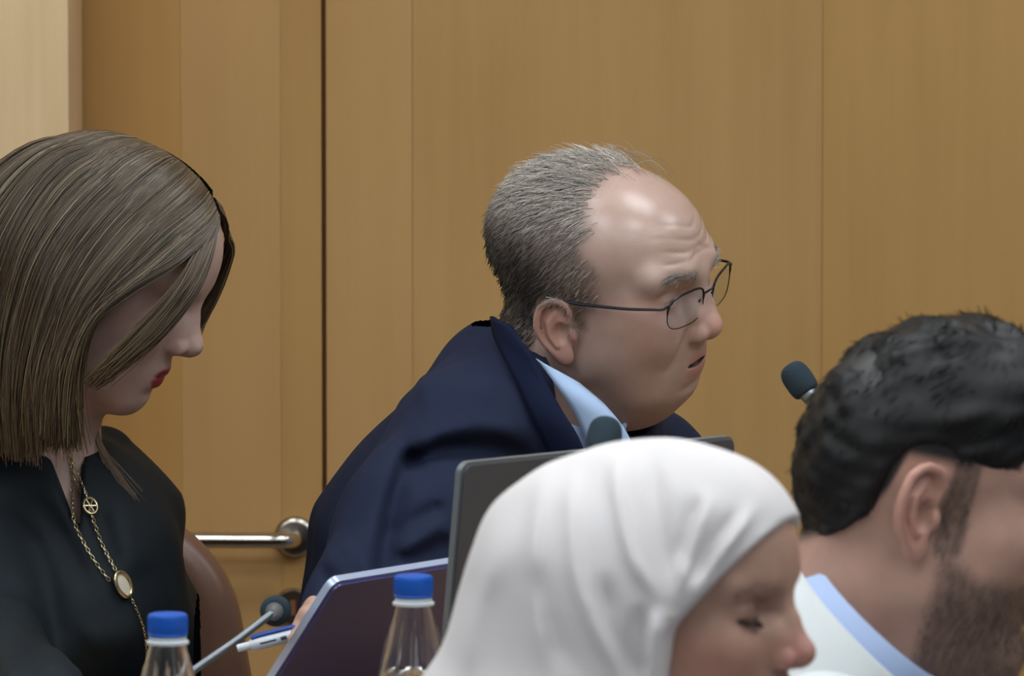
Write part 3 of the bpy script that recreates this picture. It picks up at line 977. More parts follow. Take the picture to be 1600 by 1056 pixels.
def lip_w(q, h, wide=0.0):
    p = q.copy(); p[:, 1] = np.abs(p[:, 1]) / h.get('mouth_w', 1.0)
    lz = h.get('lip_z', 0.0); lx = h.get('lip_x', 0.0); lo_ = h.get('mouth_open', 0.0)
    up = chain(p, [(0.1045 + lx, 0, -0.0405 + lz), (0.1025 + lx, 0.010, -0.0412 + lz), (0.0905 + lx, 0.0235, -0.0460 + lz)], [0.0042, 0.0040, 0.0014])
    dn = chain(p, [(0.1035 + lx, 0, -0.0525 + lz - lo_), (0.1015 + lx, 0.010, -0.0518 + lz - lo_), (0.0905 + lx, 0.0225, -0.0480 + lz - .4 * lo_)], [0.0052, 0.0048, 0.0014])
    e = np.minimum(up, dn)
    return sstep(0.0022 + wide, -0.0002, e) * sstep(0.085, 0.092, p[:, 0])

def slit_w(q, h):
    p = q.copy(); p[:, 1] = np.abs(p[:, 1]) / h.get('mouth_w', 1.0)
    lz = h.get('lip_z', 0.0); lx = h.get('lip_x', 0.0); lo_ = h.get('mouth_open', 0.0)
    e = chain(p, [(0.1060 + lx, 0, -0.0462 + lz - lo_ * .5), (0.1025 + lx, 0.011, -0.0462 + lz - lo_ * .5), (0.0925 + lx, 0.0235, -0.0468 + lz)],
              [0.0010 + 0.5 * lo_, 0.0010 + 0.4 * lo_, 0.0008])
    return sstep(0.0010, 0.0001, e) * sstep(0.026, 0.022, p[:, 1])

def mix(c, t, w_):
    return c * (1 - w_[:, None]) + np.asarray(t) * w_[:, None]

def noise(q, s_, seed=0):
    """cheap smooth value noise from a few sines"""
    r = np.random.default_rng(seed)
    v = np.zeros(len(q))
    for i in range(7):
        k = r.normal(size=3) * s_; v += np.sin(q @ k + r.uniform(0, 6.28)) / 7 ** 0.5
    return v

def eyeball(H, side, parent, iris=(0.10, 0.06, 0.03), look=(1, 0, -0.1)):
    n1, n2 = 28, 18
    vs = []
    look = np.array(look, float); look /= np.linalg.norm(look)
    c = np.array([0.0735, 0.0325 * side, 0.0195 + H.h.get('eye_z', 0.0)])
    th = np.linspace(0, math.pi, n2); ph = np.linspace(0, 2 * math.pi, n1, endpoint=False)
    a = np.cross(look, (0, 0, 1.0)); a /= np.linalg.norm(a); b = np.cross(look, a)
    V = np.array([c + 0.0124 * (math.cos(t) * look + math.sin(t) * (math.cos(f) * a + math.sin(f) * b)) for t in th for f in ph])
    T_ = np.repeat(th, n1)
    idx = np.arange(n1 * n2).reshape(n2, n1)
    q = np.stack([idx[:-1], np.roll(idx[:-1], -1, 1), np.roll(idx[1:], -1, 1), idx[1:]], -1).reshape(-1, 4)
    me = mesh_np('eyeball', H.w(V), q)
    col = np.tile(rgb(178, 166, 160), (len(V), 1))
    col[T_ < 0.52] = iris; col[T_ < 0.2] = (0.01, 0.01, 0.01)
    add_col(me, col)
    return obj('eyeball', me, eye_m, parent)

def brow(H, pts, n, L, r, col, parent, seed=3, dirs=(-0.5, 1.0, 0.25)):
    """eyebrow tuft for both sides; pts canonical at y > 0, from the nose outwards"""
    rr = np.random.default_rng(seed)
    for side in (1, -1):
        base = catmull(pts, 40)
        k = rr.integers(0, 40, n)
        root = base[k] + np.array([0, 0, H.h.get('eye_z', 0.0)]) + rr.normal(size=(n, 3)) * (0.0010, 0.001, 0.0018)
        tdir = np.gradient(base, axis=0)[k]; tdir /= np.linalg.norm(tdir, axis=1)[:, None]
        dr = tdir * 1.0 + np.array((0.12, 0.0, 0.05)) + rr.normal(size=(n, 3)) * 0.16
        dr /= np.linalg.norm(dr, axis=1)[:, None]
        ln = L * rr.uniform(0.6, 1.1, n)
        t = np.linspace(0, 1, 4)
        path = root[:, None] + dr[:, None] * (ln[:, None] * t[None])[..., None]
        path[..., 2] -= (t ** 2)[None] * 0.0015
        path[..., 1] *= side
        cols = np.array(col) * rr.uniform(0.6, 1.5, (n, 1))
        me = strand_mesh('eyebrow', H.w(path.reshape(-1, 3)).reshape(path.shape), r, r * 0.4, 3, cols)
        obj('eyebrow', me, hair_m, parent)

def short_hair(name, H, V, N, wfun, n, L, flow, r, colf, parent, lift=0.35, seed=5, k=6, curl=0.0, root_in=0.001, mat=None):
    """strands rooted on the scalp where wfun (0..1 on canonical points) is high"""
    rr = np.random.default_rng(seed)
    q = H.to(V); wgt = np.maximum(wfun(q), 0)
    pr = wgt / wgt.sum()
    i = rr.choice(len(V), n, p=pr)
    qn = N[i] @ H.R
    q0 = q[i] + rr.normal(size=(n, 3)) * 0.0008 - qn * root_in
    fl = flow(q0, rr)
    fl = fl - qn * (fl * qn).sum(1)[:, None]
    fl /= np.linalg.norm(fl, axis=1)[:, None] + 1e-9
    ln = L(q0, rr)
    lf = lift if np.isscalar(lift) else lift(q0)
    lf = np.broadcast_to(lf, (n,))
    path = [q0]
    d = fl + qn * (lf * 1.5)[:, None] + rr.normal(size=(n, 3)) * 0.12
    wob = rr.normal(size=(n, 3)) * curl
    for j in range(1, k):
        t = j / (k - 1)
        d = d - qn * (lf * 0.55)[:, None] / k * 2.2 + wob * math.sin(3 * t + 1) / k
        d[:, 2] -= 0.25 / k
        dd = d / (np.linalg.norm(d, axis=1)[:, None] + 1e-9)
        path.append(path[-1] + dd * (ln / (k - 1))[:, None])
    path = np.stack(path, 1)
    me = strand_mesh(name, H.w(path.reshape(-1, 3)).reshape(path.shape), r, r * 0.45, 3, colf(q0, rr))
    return obj(name, me, mat or hair_m, parent)

# ------------------------------------------------------------------ the speaking man in the navy suit
hm = dict(eye_open=0.0027, fold=0.0018, wrinkle=0.0012, jowl=0.66, gon_z=-0.006, chin_x=-0.012, chin_z=0.006, mouth_w=1.2, nose=-0.007, nose_z=-0.005, tip_r=0.0112, ala=1.2,
          mouth_open=0.0032, lip=0.9, lip_x=-0.009, lip_z=-0.005, ear=0.90, ear_flare=18, ear_c=(0.002, 0.0725, -0.019), brow=1.1, cheek=0.002,
          cr_x=-0.010, cr_l=0.097, cr_z=0.038, cr_h=0.073, fore=-0.005, fore_z=0.042, fore_l=0.060, fore_h=0.047, eye_z=-0.008)
HM = Head(rot(27, 9, 14), 1.03, hm).pin((0.0985, 0.0, 0.034), P(1099, 420, 5.985))
hand_w = P(482, 1062, 5.665)                                     # wrist
hand_c = P(486, 1000, 5.630)                                     # palm centre
man = empty('person', (-0.08, 6.2, 0), 'grey-haired balding man in navy suit and glasses leaning forward to speak', 'person')
nb_ = P(800, 700, 6.08)
def man_hand(p):
    d = ellR(p, P(490, 1008, 5.632), (0.016, 0.036, 0.042), np.eye(3))
    d = smin(d, cone(p, P(492, 1100, 5.70), P(489, 1030, 5.645), 0.027, 0.022), 0.02)
    for j in range(4):
        D = 5.598 + 0.0185 * j
        kn = P(506 - 3 * j, 957 + 3 * j, D)
        m1 = P(482 - 2 * j, 962 + 4 * j, D - 0.004)
        m2 = P(469 - 1 * j, 985 + 5 * j, D - 0.006)
        tp = P(478 - 1 * j, 1004 + 5 * j, D - 0.004)
        d = smin(d, cone(p, P(492, 1000, D), kn, 0.011, 0.0098), 0.008)
        f = chain(p, [kn, m1, m2, tp], [0.0096, 0.0088, 0.0080, 0.0070], 0.003)
        d = smin(d, f, 0.003)
    d = smin(d, chain(p, [P(488, 1040, 5.612), P(470, 1022, 5.590), P(463, 1000, 5.586)], [0.0125, 0.0100, 0.0080], 0.004), 0.006)
    return d
def man_skin(p):
    d = HM.sdf(p)
    # heavy neck running back into the collar, soft under-chin
    d = smin(d, cone(p, HM.w((-0.022, 0, -0.025)), nb_, 0.056, 0.064), 0.03)
    d = smin(d, ellR(p, HM.w((0.018, 0, -0.102)), (0.052, 0.044, 0.028), HM.R), 0.03)
    return d
def man_all(p):
    d = man_skin(p)
    # shoulder and arm inside the sleeve, down to the hand
    arm = chain(p, [nb_, P(745, 725, 6.02), P(590, 955, 5.865), P(492, 1100, 5.70)], [0.055, 0.045, 0.036, 0.027], 0.02)
    d = smin(d, arm, 0.03)
    m = p[:, 0] < float(P(620, 900, 5.65)[0])
    if m.any():
        d = d.copy(); d[m] = smin(d[m], man_hand(p[m]), 0.01)
    return d
def crown(q):
    q = q.copy(); q[:, 2] = 0.046 + (q[:, 2] - 0.038) * 1.15
    return q
def hair_line(q):
    """1 where the man's hair grows (canonical)"""
    q = crown(q); y = np.abs(q[:, 1])
    # sides and back, receding above the temples, thin strip over the crown
    # the line of the temples
    front = 0.016 + 0.012 * sstep(0.075, 0.04, q[:, 2]) + 0.003 * np.sin(q[:, 2] * 160) - 0.006 * sstep(0.08, 0.12, q[:, 2])
    side = sstep(0.012, -0.012, q[:, 0] - front)
    low = sstep(-0.002, 0.010, q[:, 2] - np.where(q[:, 0] > -0.012, 0.008, np.where(q[:, 0] > -0.03, 0.002, -0.052)))
    burn = 0.5 * sstep(0.004, 0.010, q[:, 0]) * sstep(0.024, 0.016, q[:, 0]) * sstep(-0.026, -0.014, q[:, 2]) * (q[:, 2] < 0.04) * (y > 0.05)
    thin = 1 - 0.45 * sstep(0.10, 0.125, q[:, 2])
    return np.maximum(side * low * thin, burn)
def man_col(V, N):
    q = HM.to(V)
    c = np.tile(np.array(rgb(178, 150, 138)), (len(V), 1))
    c = mix(c, rgb(178, 132, 116), 0.55 * bump3(np.abs(q), (0.062, 0.045, 0.006), (0.03, 0.03, 0.03)) * (q[:, 2] < 0.02))
    c = mix(c, rgb(190, 135, 122), 0.6 * bump3(q, (0.115, 0, -0.012), (0.012, 0.02, 0.014)))
    ear = sstep(0.070, 0.078, np.abs(q[:, 1])) * (np.abs(q[:, 0]) < 0.035)
    c = mix(c, rgb(186, 132, 116), 0.55 * ear)
    beard = sstep(-0.022, -0.045, q[:, 2]) * sstep(0.02, 0.05, q[:, 0]) * sstep(-0.125, -0.10, q[:, 2])
    c = mix(c, rgb(160, 132, 120), 0.45 * beard)
    c = mix(c, rgb(172, 118, 110), 0.75 * lip_w(q, hm))
    c = mix(c, rgb(58, 28, 28), 0.9 * slit_w(q, hm))
    aq = np.abs(q); aq[:, 2] = q[:, 2] - hm['eye_z']; aq[:, 0] = q[:, 0]
    bw = chain(aq, [(0.096, 0.010, 0.041), (0.098, 0.020, 0.0435), (0.093, 0.034, 0.0455), (0.083, 0.049, 0.042), (0.072, 0.057, 0.036)], [0.003, 0.004, 0.004, 0.003, 0.001])
    c = mix(c, rgb(120, 108, 100), 0.4 * sstep(0.003, -0.001, bw))
    c = mix(c, rgb(104, 94, 88), 0.80 * hair_line(q))
    c = mix(c, np.array(rgb(176, 140, 124)), (V[:, 0] < float(P(600, 900, 5.65)[0])).astype(float))
    oil = 0.50 - 0.25 * sstep(0.045, 0.072, q[:, 2]) * sstep(-0.01, 0.03, q[:, 0]) - 0.12 * bump3(q, (0.115, 0, -0.005), (0.02, 0.02, 0.02))
    return c, oil
lo = np.minimum(HM.T - 0.17, np.minimum(P(440, 1140, 5.56), nb_ - 0.09)); hi = HM.T + 0.18
hi[1] = max(hi[1], nb_[1] + 0.09)
_, Vb, Nb = body_mesh('body', man_all, lo, hi, 0.0018, skin_shiny, man, man_col)
keep = np.linalg.norm(Vb - HM.w((0, 0, 0.02)), axis=1) < 0.17
Vh, Nh = Vb[keep], Nb[keep]
for s_ in (1, -1): eyeball(HM, s_, man, rgb(70, 52, 40), (1, 0, -0.35))
brow(HM, [(0.097, 0.010, 0.040), (0.099, 0.020, 0.0425), (0.094, 0.034, 0.045), (0.0865, 0.046, 0.0435), (0.081, 0.052, 0.0405)], 420, 0.008, 0.0003, rgb(150, 142, 134), man)

# hair
def m_flow(q, rr):
    q = crown(q)
    f = np.zeros_like(q)
    top = sstep(0.085, 0.12, q[:, 2])
    f[:, 0] = -0.75 - 0.3 * top
    f[:, 2] = -0.75 * (1 - top)
    f[:, 1] = -0.5 * top
    return f
def m_len(q, rr):
    q = crown(q)
    top = sstep(0.08, 0.12, q[:, 2])
    near_ear = sstep(0.055, 0.02, q[:, 2]) * sstep(-0.04, 0.0, q[:, 0])
    return (0.011 + 0.009 * top - 0.004 * near_ear) * rr.uniform(0.6, 1.25, len(q))
def m_hcol(q, rr):
    q = crown(q)
    n = len(q)
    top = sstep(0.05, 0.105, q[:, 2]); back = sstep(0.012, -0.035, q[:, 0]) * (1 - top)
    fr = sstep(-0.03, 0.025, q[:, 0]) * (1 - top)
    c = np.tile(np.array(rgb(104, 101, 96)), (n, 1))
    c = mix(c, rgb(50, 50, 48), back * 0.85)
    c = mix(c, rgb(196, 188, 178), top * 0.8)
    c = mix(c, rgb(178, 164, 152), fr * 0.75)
    grey = rr.random(n) < 0.25
    c[grey] = c[grey] * 1.5
    return c * rr.uniform(0.6, 1.3, (n, 1))
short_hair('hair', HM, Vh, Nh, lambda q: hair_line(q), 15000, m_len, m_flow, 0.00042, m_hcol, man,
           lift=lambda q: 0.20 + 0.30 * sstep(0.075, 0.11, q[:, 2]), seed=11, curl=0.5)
# a few loose wisps over the bald forehead
ws = []
rr = np.random.default_rng(4)
for i in range(46):
    y0 = rr.uniform(-0.02, 0.045); x0 = rr.uniform(0.0, 0.045)
    a = np.array([x0 - 0.02, y0, 0.110 - 0.5 * x0 * x0 / 0.06]); 
    hgt = rr.uniform(0.004, 0.013); ln = rr.uniform(0.02, 0.05)
    t = np.linspace(0, 1, 8)
    pth = np.stack([a[0] + ln * t, a[1] + rr.uniform(-.012, .012) * t, a[2] + hgt * np.sin(t * 2.2) - 0.021 * t ** 2 * ln / 0.04], 1)
    ws.append(pth)
ws = np.array(ws)
me = strand_mesh('loose_hair', HM.w(ws.reshape(-1, 3)).reshape(ws.shape), 0.00032, 0.00015, 3, np.tile(np.array(rgb(150, 140, 128)), (46, 1)) * rr.uniform(.7, 1.3, (46, 1)))
obj('loose_hair', me, hair_m, man)

# suit
navy = fabric('navy_wool', rgb(32, 38, 58), rough=0.85, sheen=0.0, vary=0.12, spec=0.12)
navy_dark = fabric('navy_lapel', rgb(20, 27, 50), rough=0.85, sheen=0.0, vary=0.10, spec=0.12)
shirt_m = fabric('pale_blue_shirt', rgb(168, 192, 226), rough=0.7, sheen=0.1, vary=0.04, bump=0.1)
m_folds = [
    ([(640, 700), (690, 672), (770, 660), (830, 690)], 0.007, 0.012),        # sleeve head roll
    ([(628, 735), (690, 702), (780, 705), (860, 745)], -0.020, 0.015),       # dark hollow under it
    ([(650, 690), (620, 770), (605, 850), (600, 930)], -0.016, 0.010),       # sleeve / body crease
    ([(700, 770), (640, 800), (605, 830)], -0.006, 0.008),
    ([(710, 820), (650, 850), (606, 846)], -0.006, 0.008),
    ([(700, 795), (650, 822), (612, 838)], 0.005, 0.008),
    ([(690, 868), (640, 880), (600, 868)], 0.004, 0.008),
    ([(560, 830), (530, 850), (505, 846)], 0.003, 0.008),
    ([(575, 862), (540, 880), (498, 872)], -0.004, 0.007),
    ([(590, 890), (560, 912), (500, 900)], -0.005, 0.008),
    ([(640, 610), (700, 600), (780, 640)], 0.004, 0.025),
]
def man_coat(p):
    d = ellR(p, P(838, 655, 6.07), (0.085, 0.085, 0.090), np.eye(3))
    d = smin(d, cone(p, P(835, 660, 6.08), P(752, 880, 6.12), 0.098, 0.145), 0.05)
    d = smin(d, cone(p, P(752, 880, 6.12), P(690, 1250, 6.20), 0.145, 0.17), 0.06)
    d = smin(d, cone(p, P(690, 1250, 6.20), P(660, 1450, 6.20), 0.17, 0.165), 0.06)
    # near shoulder and arm
    d = smin(d, chain(p, [P(738, 712, 5.99), P(650, 830, 5.92), P(585, 955, 5.86)], [0.080, 0.066, 0.058], 0.03), 0.035)
    d = smin(d, cone(p, P(585, 955, 5.86), P(498, 1074, 5.715), 0.058, 0.038), 0.025)
    # far shoulder and arm
    d = smin(d, cone(p, P(850, 690, 6.10), P(1000, 752, 6.22), 0.085, 0.066), 0.05)
    d = smin(d, chain(p, [P(1000, 752, 6.22), P(1030, 970, 6.16), P(905, 1042, 5.87)], [0.064, 0.056, 0.036], 0.03), 0.03)
    d = folds(d, p, m_folds, 5.95, 6.05, 0.15, 0.25)
    d = d + 0.0012 * noise(p, 45, 3)
    # hollow for neck and chest
    hole = cone(p, HM.w((-0.02, 0, -0.03)), nb_ + (0.004, 0, -0.02), 0.070, 0.074)
    hole = np.minimum(hole, cone(p, HM.w((0.01, -0.01, -0.06)), P(960, 830, 5.93), 0.072, 0.03))
    return smax(d, -hole, 0.006)
body_mesh('jacket', man_coat, P(400, 1480, 5.66), P(1150, 460, 6.45), 0.0042, navy, man)
hand(P(895, 1052, 5.85) + (-0.02, -0.02, 0), (-0.75, -0.6, -0.10), (0.1, -0.1, 1), -1, rgb(176, 140, 124), man)
legs('trousers', (P(660, 1450, 6.2)[0], 6.2), (-0.05, -1), 0.12, trouser_dark, shoe_m, man)

# shirt collar round the neck, jacket collar and lapel over it
cax = HM.w((-0.02, 0, -0.03)) - nb_
cc = P(874, 621, 6.02)
ring_collar('shirt_collar', cc, cax + np.array([-0.005, -0.02, 0]), (0.8, -0.45, -0.5), 0.063, 0.076, 0.072, 0.003, shirt_m, man, gap=0.20, point=0.02)
def on(px, py, lift): return hit(lambda p: man_coat(p), px, py, 5.75, 6.3, lift)
A = [P(768, 494, 6.01), on(775, 530, .006), on(802, 585, .005), on(832, 650, .005), on(858, 712, .004), on(872, 790, .004)]
B = [P(800, 512, 5.985), P(826, 548, 5.957), P(851, 595, 5.945), P(880, 646, 5.935), P(910, 696, 5.93), P(935, 790, 5.93)]
ribbon('lapel', A, B, 0.004, navy_dark, man, belly=0.004)
# shirt front between the lapels
A = [P(838, 560, 5.972), P(872, 606, 5.958), P(900, 650, 5.955), P(935, 740, 5.96)]
B = [P(905, 600, 5.968), P(950, 640, 5.960), P(985, 690, 5.965), P(1000, 770, 5.98)]
ribbon('shirt_front', A, B, 0.003, shirt_m, man, belly=0.006)

# glasses (rest on nose and ears)
frame_m = simple('black_frame', rgb(26, 30, 36), 0.3, metal=0.4)
glass_m, nt, b = mat_new('lens_glass')
nt.nodes.remove(b)
tr = nt.nodes.new('ShaderNodeBsdfTransparent'); tr.inputs[0].default_value = (0.93, 0.95, 0.96, 1)
gl = nt.nodes.new('ShaderNodeBsdfGlossy'); gl.inputs['Roughness'].default_value = 0.02

mxs = nt.nodes.new('ShaderNodeMixShader')
mxs.inputs[0].default_value = 0.025; nt.links.new(tr.outputs[0], mxs.inputs[1]); nt.links.new(gl.outputs[0], mxs.inputs[2])
nt.links.new(mxs.outputs[0], nt.nodes['Material Output'].inputs['Surface'])
ge = empty('eyeglasses', HM.w((0.107, 0, 0.018)), 'thin dark-framed eyeglasses worn by the grey-haired man', 'eyeglasses')
def lens_pt(u, v, side):
    """u outwards -1..1, v up -1..1 over the lens"""
    y = 0.0345 + 0.0255 * u
    return np.array([0.1040 - 0.009 * (0.5 + 0.5 * u) ** 1.6 + 0.001 * v, side * y, 0.0085 + 0.0158 * v])
def lens_outline(n=44):
    o = []
    for k in range(n):
        a = 2 * math.pi * k / n
        c_, s2 = math.cos(a), math.sin(a)
        e_ = 0.62
        o.append((math.copysign(abs(c_) ** e_, c_) * (1 - 0.10 * (s2 < 0) * abs(s2)), math.copysign(abs(s2) ** e_, s2)))
    return o
out = lens_outline()
for side in (1, -1):
    pts = [HM.w(lens_pt(u, v, side)) for u, v in out]
    pts.append(pts[0])
    rad = [0.0011 if v > 0.2 else 0.0005 for u, v in out]; rad.append(rad[0])
    MB().tube(pts, rad, 8, cap=False).build('rim', frame_m, ge)
    ctr = HM.w(lens_pt(0, 0, side))
    nrm = HM.R @ np.array([1, 0, 0]) * 0.0008
    vs = [ctr + nrm] + [p_ + nrm for p_ in pts[:-1]] + [ctr - nrm] + [p_ - nrm for p_ in pts[:-1]]
    n_ = len(out); fs = []
    for k in range(n_):
        k2 = (k + 1) % n_
        fs += [(0, 1 + k, 1 + k2), (n_ + 1, n_ + 2 + k2, n_ + 2 + k), (1 + k, n_ + 2 + k, n_ + 2 + k2, 1 + k2)]
    mb = MB(); mb.add(vs, fs); mb.build('lens', glass_m, ge)
    tp = [(0.0950, .0595, .0175), (0.0930, .0660, .0165), (0.084, .0700, .0160), (0.06, .0735, .0130), (0.02, .0755, .0095), (0.0045, .0770, .0095), (-0.010, .0775, .0060), (-0.020, .0755, -.0070), (-0.023, .0735, -.020)]
    tp = [HM.w((a, b_ * side, c_)) for a, b_, c_ in tp]
    MB().tube(catmull(tp, 40), list(np.linspace(0.0011, 0.0019, 40)), 8).build('temple_arm', frame_m, ge)
    MB().tube([HM.w((0.1025, 0.0112 * side, 0.010)), HM.w((0.098, 0.0108 * side, 0.004))], [0.0006, 0.0022], 8).build('nose_pad', frame_m, ge)
MB().tube(catmull([HM.w((0.1038, 0.0095, 0.0150)), HM.w((0.1085, 0, 0.0185)), HM.w((0.1038, -0.0095, 0.0150))], 14), 0.0011, 8).build('bridge', frame_m, ge)

# pen held between thumb and finger
pen_w = simple('white_plastic', rgb(206, 212, 218), 0.35)
pen_b = simple('blue_plastic', rgb(34, 70, 150), 0.35)
ink = simple('printed_ink', rgb(40, 44, 70), 0.5)
pa, pb = P(371, 1013, 5.590), P(492, 983, 5.588)
pe_ = empty('ballpoint_pen', pa, 'white ballpoint pen with blue stripe held in a hand', 'pen')
ax_ = pb - pa; ax_ /= np.linalg.norm(ax_); L_ = float(np.linalg.norm(pb - pa))
q = Vector((0, 0, 1)).rotation_difference(Vector(ax_)).to_matrix().to_4x4()
Mp = Matrix.Translation(Vector(pa)) @ q
MB().lathe([(0, 0.011), (0.0040, 0.011), (0.0052, 0.014), (0.0056, 0.022), (0.0056, L_ - 0.004), (0.0045, L_), (0.0, L_)], 24, Mp).build('barrel', pen_w, pe_)
MB().lathe([(0, 0), (0.0030, 0.0), (0.0034, 0.0012), (0.0034, 0.011), (0.0, 0.011)], 20, Mp).build('push_button', pen_w, pe_)
upv = np.array([0.15, -0.25, 1.0]); upv -= ax_ * (upv @ ax_); upv /= np.linalg.norm(upv)
cl = [pa + ax_ * 0.014 + upv * 0.0052, pa + ax_ * 0.018 + upv * 0.0066, pa + ax_ * 0.045 + upv * 0.0068, pa + ax_ * 0.052 + upv * 0.0060]
MB().tube(catmull(cl, 16), 0.0022, 8).build('clip', pen_b, pe_)
fr = np.array([0.0, -1, 0.0]); fr -= ax_ * (fr @ ax_); fr /= np.linalg.norm(fr)
for a0, a1, rr_ in ((0.020, 0.034, 0.0008), (0.038, 0.043, 0.0015)):
    MB().tube([pa + ax_ * a0 + fr * 0.0053, pa + ax_ * a1 + fr * 0.0053], rr_, 8).build('print', ink, pe_)

# ------------------------------------------------------------------ the woman in black at the left
wom = empty('person', (P(110, 1056, 6.1)[0], 6.15, 0), 'long-haired woman in black blouse looking down beside the brown chair back', 'person')
hw = dict(eye_open=0.0, width=0.94, cr_h=0.080, cr_x=-0.001, nose=0.001, nose_z=0.002, tip_r=0.0090, lip=1.05, chin_x=-0.003, chin_z=0.001, lip_z=-0.003, brow=0.7, jaw_r=0.014, cheek=0.002)
HW = Head(rot(13, 29, 3), 0.98, hw).pin((0.1240, 0, -0.0105), P(313, 549, 5.99))
wn = P(62, 760, 6.05)                                             # base of the neck
def wom_skin(p):
    d = HW.sdf(p)
    d = smin(d, cone(p, HW.w((-0.018, 0, -0.030)), wn, 0.049, 0.050), 0.03)
    d = smin(d, ellR(p, HW.w((0.030, 0, -0.070)), (0.042, 0.034, 0.022), HW.R), 0.03)
    d = smin(d, ellR(p, P(82, 872, 6.065), (0.066, 0.09, 0.09), np.eye(3)), 0.05)
    return d
def wom_col(V, N):
    q = HW.to(V)
    c = np.tile(np.array(rgb(180, 152, 140)), (len(V), 1))
    c = mix(c, rgb(190, 138, 128), 0.5 * bump3(np.abs(q), (0.066, 0.045, -0.012), (0.03, 0.03, 0.025)))
    c = mix(c, rgb(58, 49, 41), sstep(0.07, 0.085, q[:, 2] + 0.25 * np.clip(-q[:, 0], -0.1, 0.1)))
    c = mix(c, rgb(150, 26, 46), 0.95 * lip_w(q, hw))
    lash = chain(np.abs(q) * np.array([1, 1, 1]), [(0.0835, 0.0205, 0.0125), (0.0885, 0.032, 0.0115), (0.0805, 0.0445, 0.0145)], [0, 0, 0])
    c = mix(c, rgb(40, 30, 28), 0.85 * sstep(0.0026, 0.0010, lash) * (q[:, 2] > 0))
    return c
lo = np.minimum(HW.T - 0.15, P(20, 1000, 5.93)); hi = HW.T + 0.16
_, Vw, Nw = body_mesh('body', wom_skin, lo, hi, 0.0018, skin_m, wom, wom_col)
brow(HW, [(0.094, 0.010, 0.036), (0.096, 0.020, 0.040), (0.090, 0.034, 0.043), (0.081, 0.046, 0.039)], 160, 0.007, 0.0004, rgb(60, 48, 40), wom)

# blouse
black_cloth = fabric('black_blouse', rgb(20, 27, 32), rough=0.7, sheen=0.0, vary=0.15, bump=0.15, spec=0.2)
w_folds = [
    ([(20, 740), (75, 800), (120, 870), (150, 940)], -0.008, 0.010),
    ([(0, 770), (60, 850), (85, 930), (95, 1056)], -0.010, 0.014),
    ([(175, 760), (200, 830), (225, 910)], 0.005, 0.014),
    ([(150, 770), (165, 840), (185, 900)], -0.004, 0.010),
    ([(130, 1000), (180, 985), (230, 1000)], 0.006, 0.018),
]
def wom_top(p):
    d = ellR(p, P(62, 832, 6.065), (0.115, 0.105, 0.085), np.eye(3))
    d = smin(d, cone(p, P(80, 860, 6.11), P(110, 1060, 6.12), 0.105, 0.120), 0.05)
    d = smin(d, cone(p, P(110, 1060, 6.12), P(70, 1480, 6.20), 0.118, 0.15), 0.06)
    d = smin(d, ellR(p, P(175, 950, 6.03), (0.056, 0.070, 0.075), np.eye(3)), 0.05)
    d = smin(d, ellR(p, P(95, 970, 5.985), (0.062, 0.060, 0.075), np.eye(3)), 0.05)
    d = smin(d, chain(p, [P(-40, 830, 6.02), P(-25, 1010, 5.96), P(60, 1086, 5.66)], [0.078, 0.062, 0.036], 0.03), 0.035)
    d = smin(d, chain(p, [P(150, 800, 6.20), P(215, 1010, 6.16), P(190, 1200, 6.01)], [0.062, 0.050, 0.036], 0.03), 0.035)
    # stand-up part of the neckline behind the neck
    d = smin(d, ellR(p, P(42, 778, 6.06), (0.082, 0.090, 0.055), np.eye(3)), 0.04)
    d = smin(d, cone(p, P(168, 705, 6.12), P(205, 800, 6.12), 0.020, 0.045), 0.03)
    d = folds(d, p, w_folds, 5.98, 6.06)
    d = d + 0.001 * noise(p, 40, 9)
    # V neckline: wedge opened towards camera-right
    a, b_, c_ = P(66, 680, 6.0), P(131, 844, 6.0), P(124, 660, 6.0)
    q = p[:, [0, 2]]
    def side_(u, v):
        u = u[[0, 2]]; v = v[[0, 2]]; e = v - u; n = np.array([-e[1], e[0]]) / np.linalg.norm(e)
        return (q - u) @ n
    wedge = smax(-side_(a, b_), -side_(b_, c_), 0.01)
    wedge = np.maximum(wedge, p[:, 1] - 6.16)
    d = smax(d, -wedge, 0.004)
    # keep a thin shell clear of the skin
    return d
bl_ = P(-160, 1500, 5.70); bl_[1] = 5.57
_, _, _ = body_mesh('blouse', wom_top, bl_, P(320, 640, 6.40), 0.0045, black_cloth, wom)
hand(P(64, 1104, 5.63) + (0.0, 0, 0), (0.35, -0.92, -0.06), (0, -0.05, 1), 1, rgb(180, 150, 136), wom)
hand(P(180, 1225, 6.0) + (0, 0, 0), (-0.85, -0.15, -0.40), (0, -0.3, 1), -1, rgb(180, 150, 136), wom)
legs('trousers', (P(70, 1480, 6.2)[0], 6.2), (0.15, -1), 0.11, trouser_dark, shoe_m, wom)

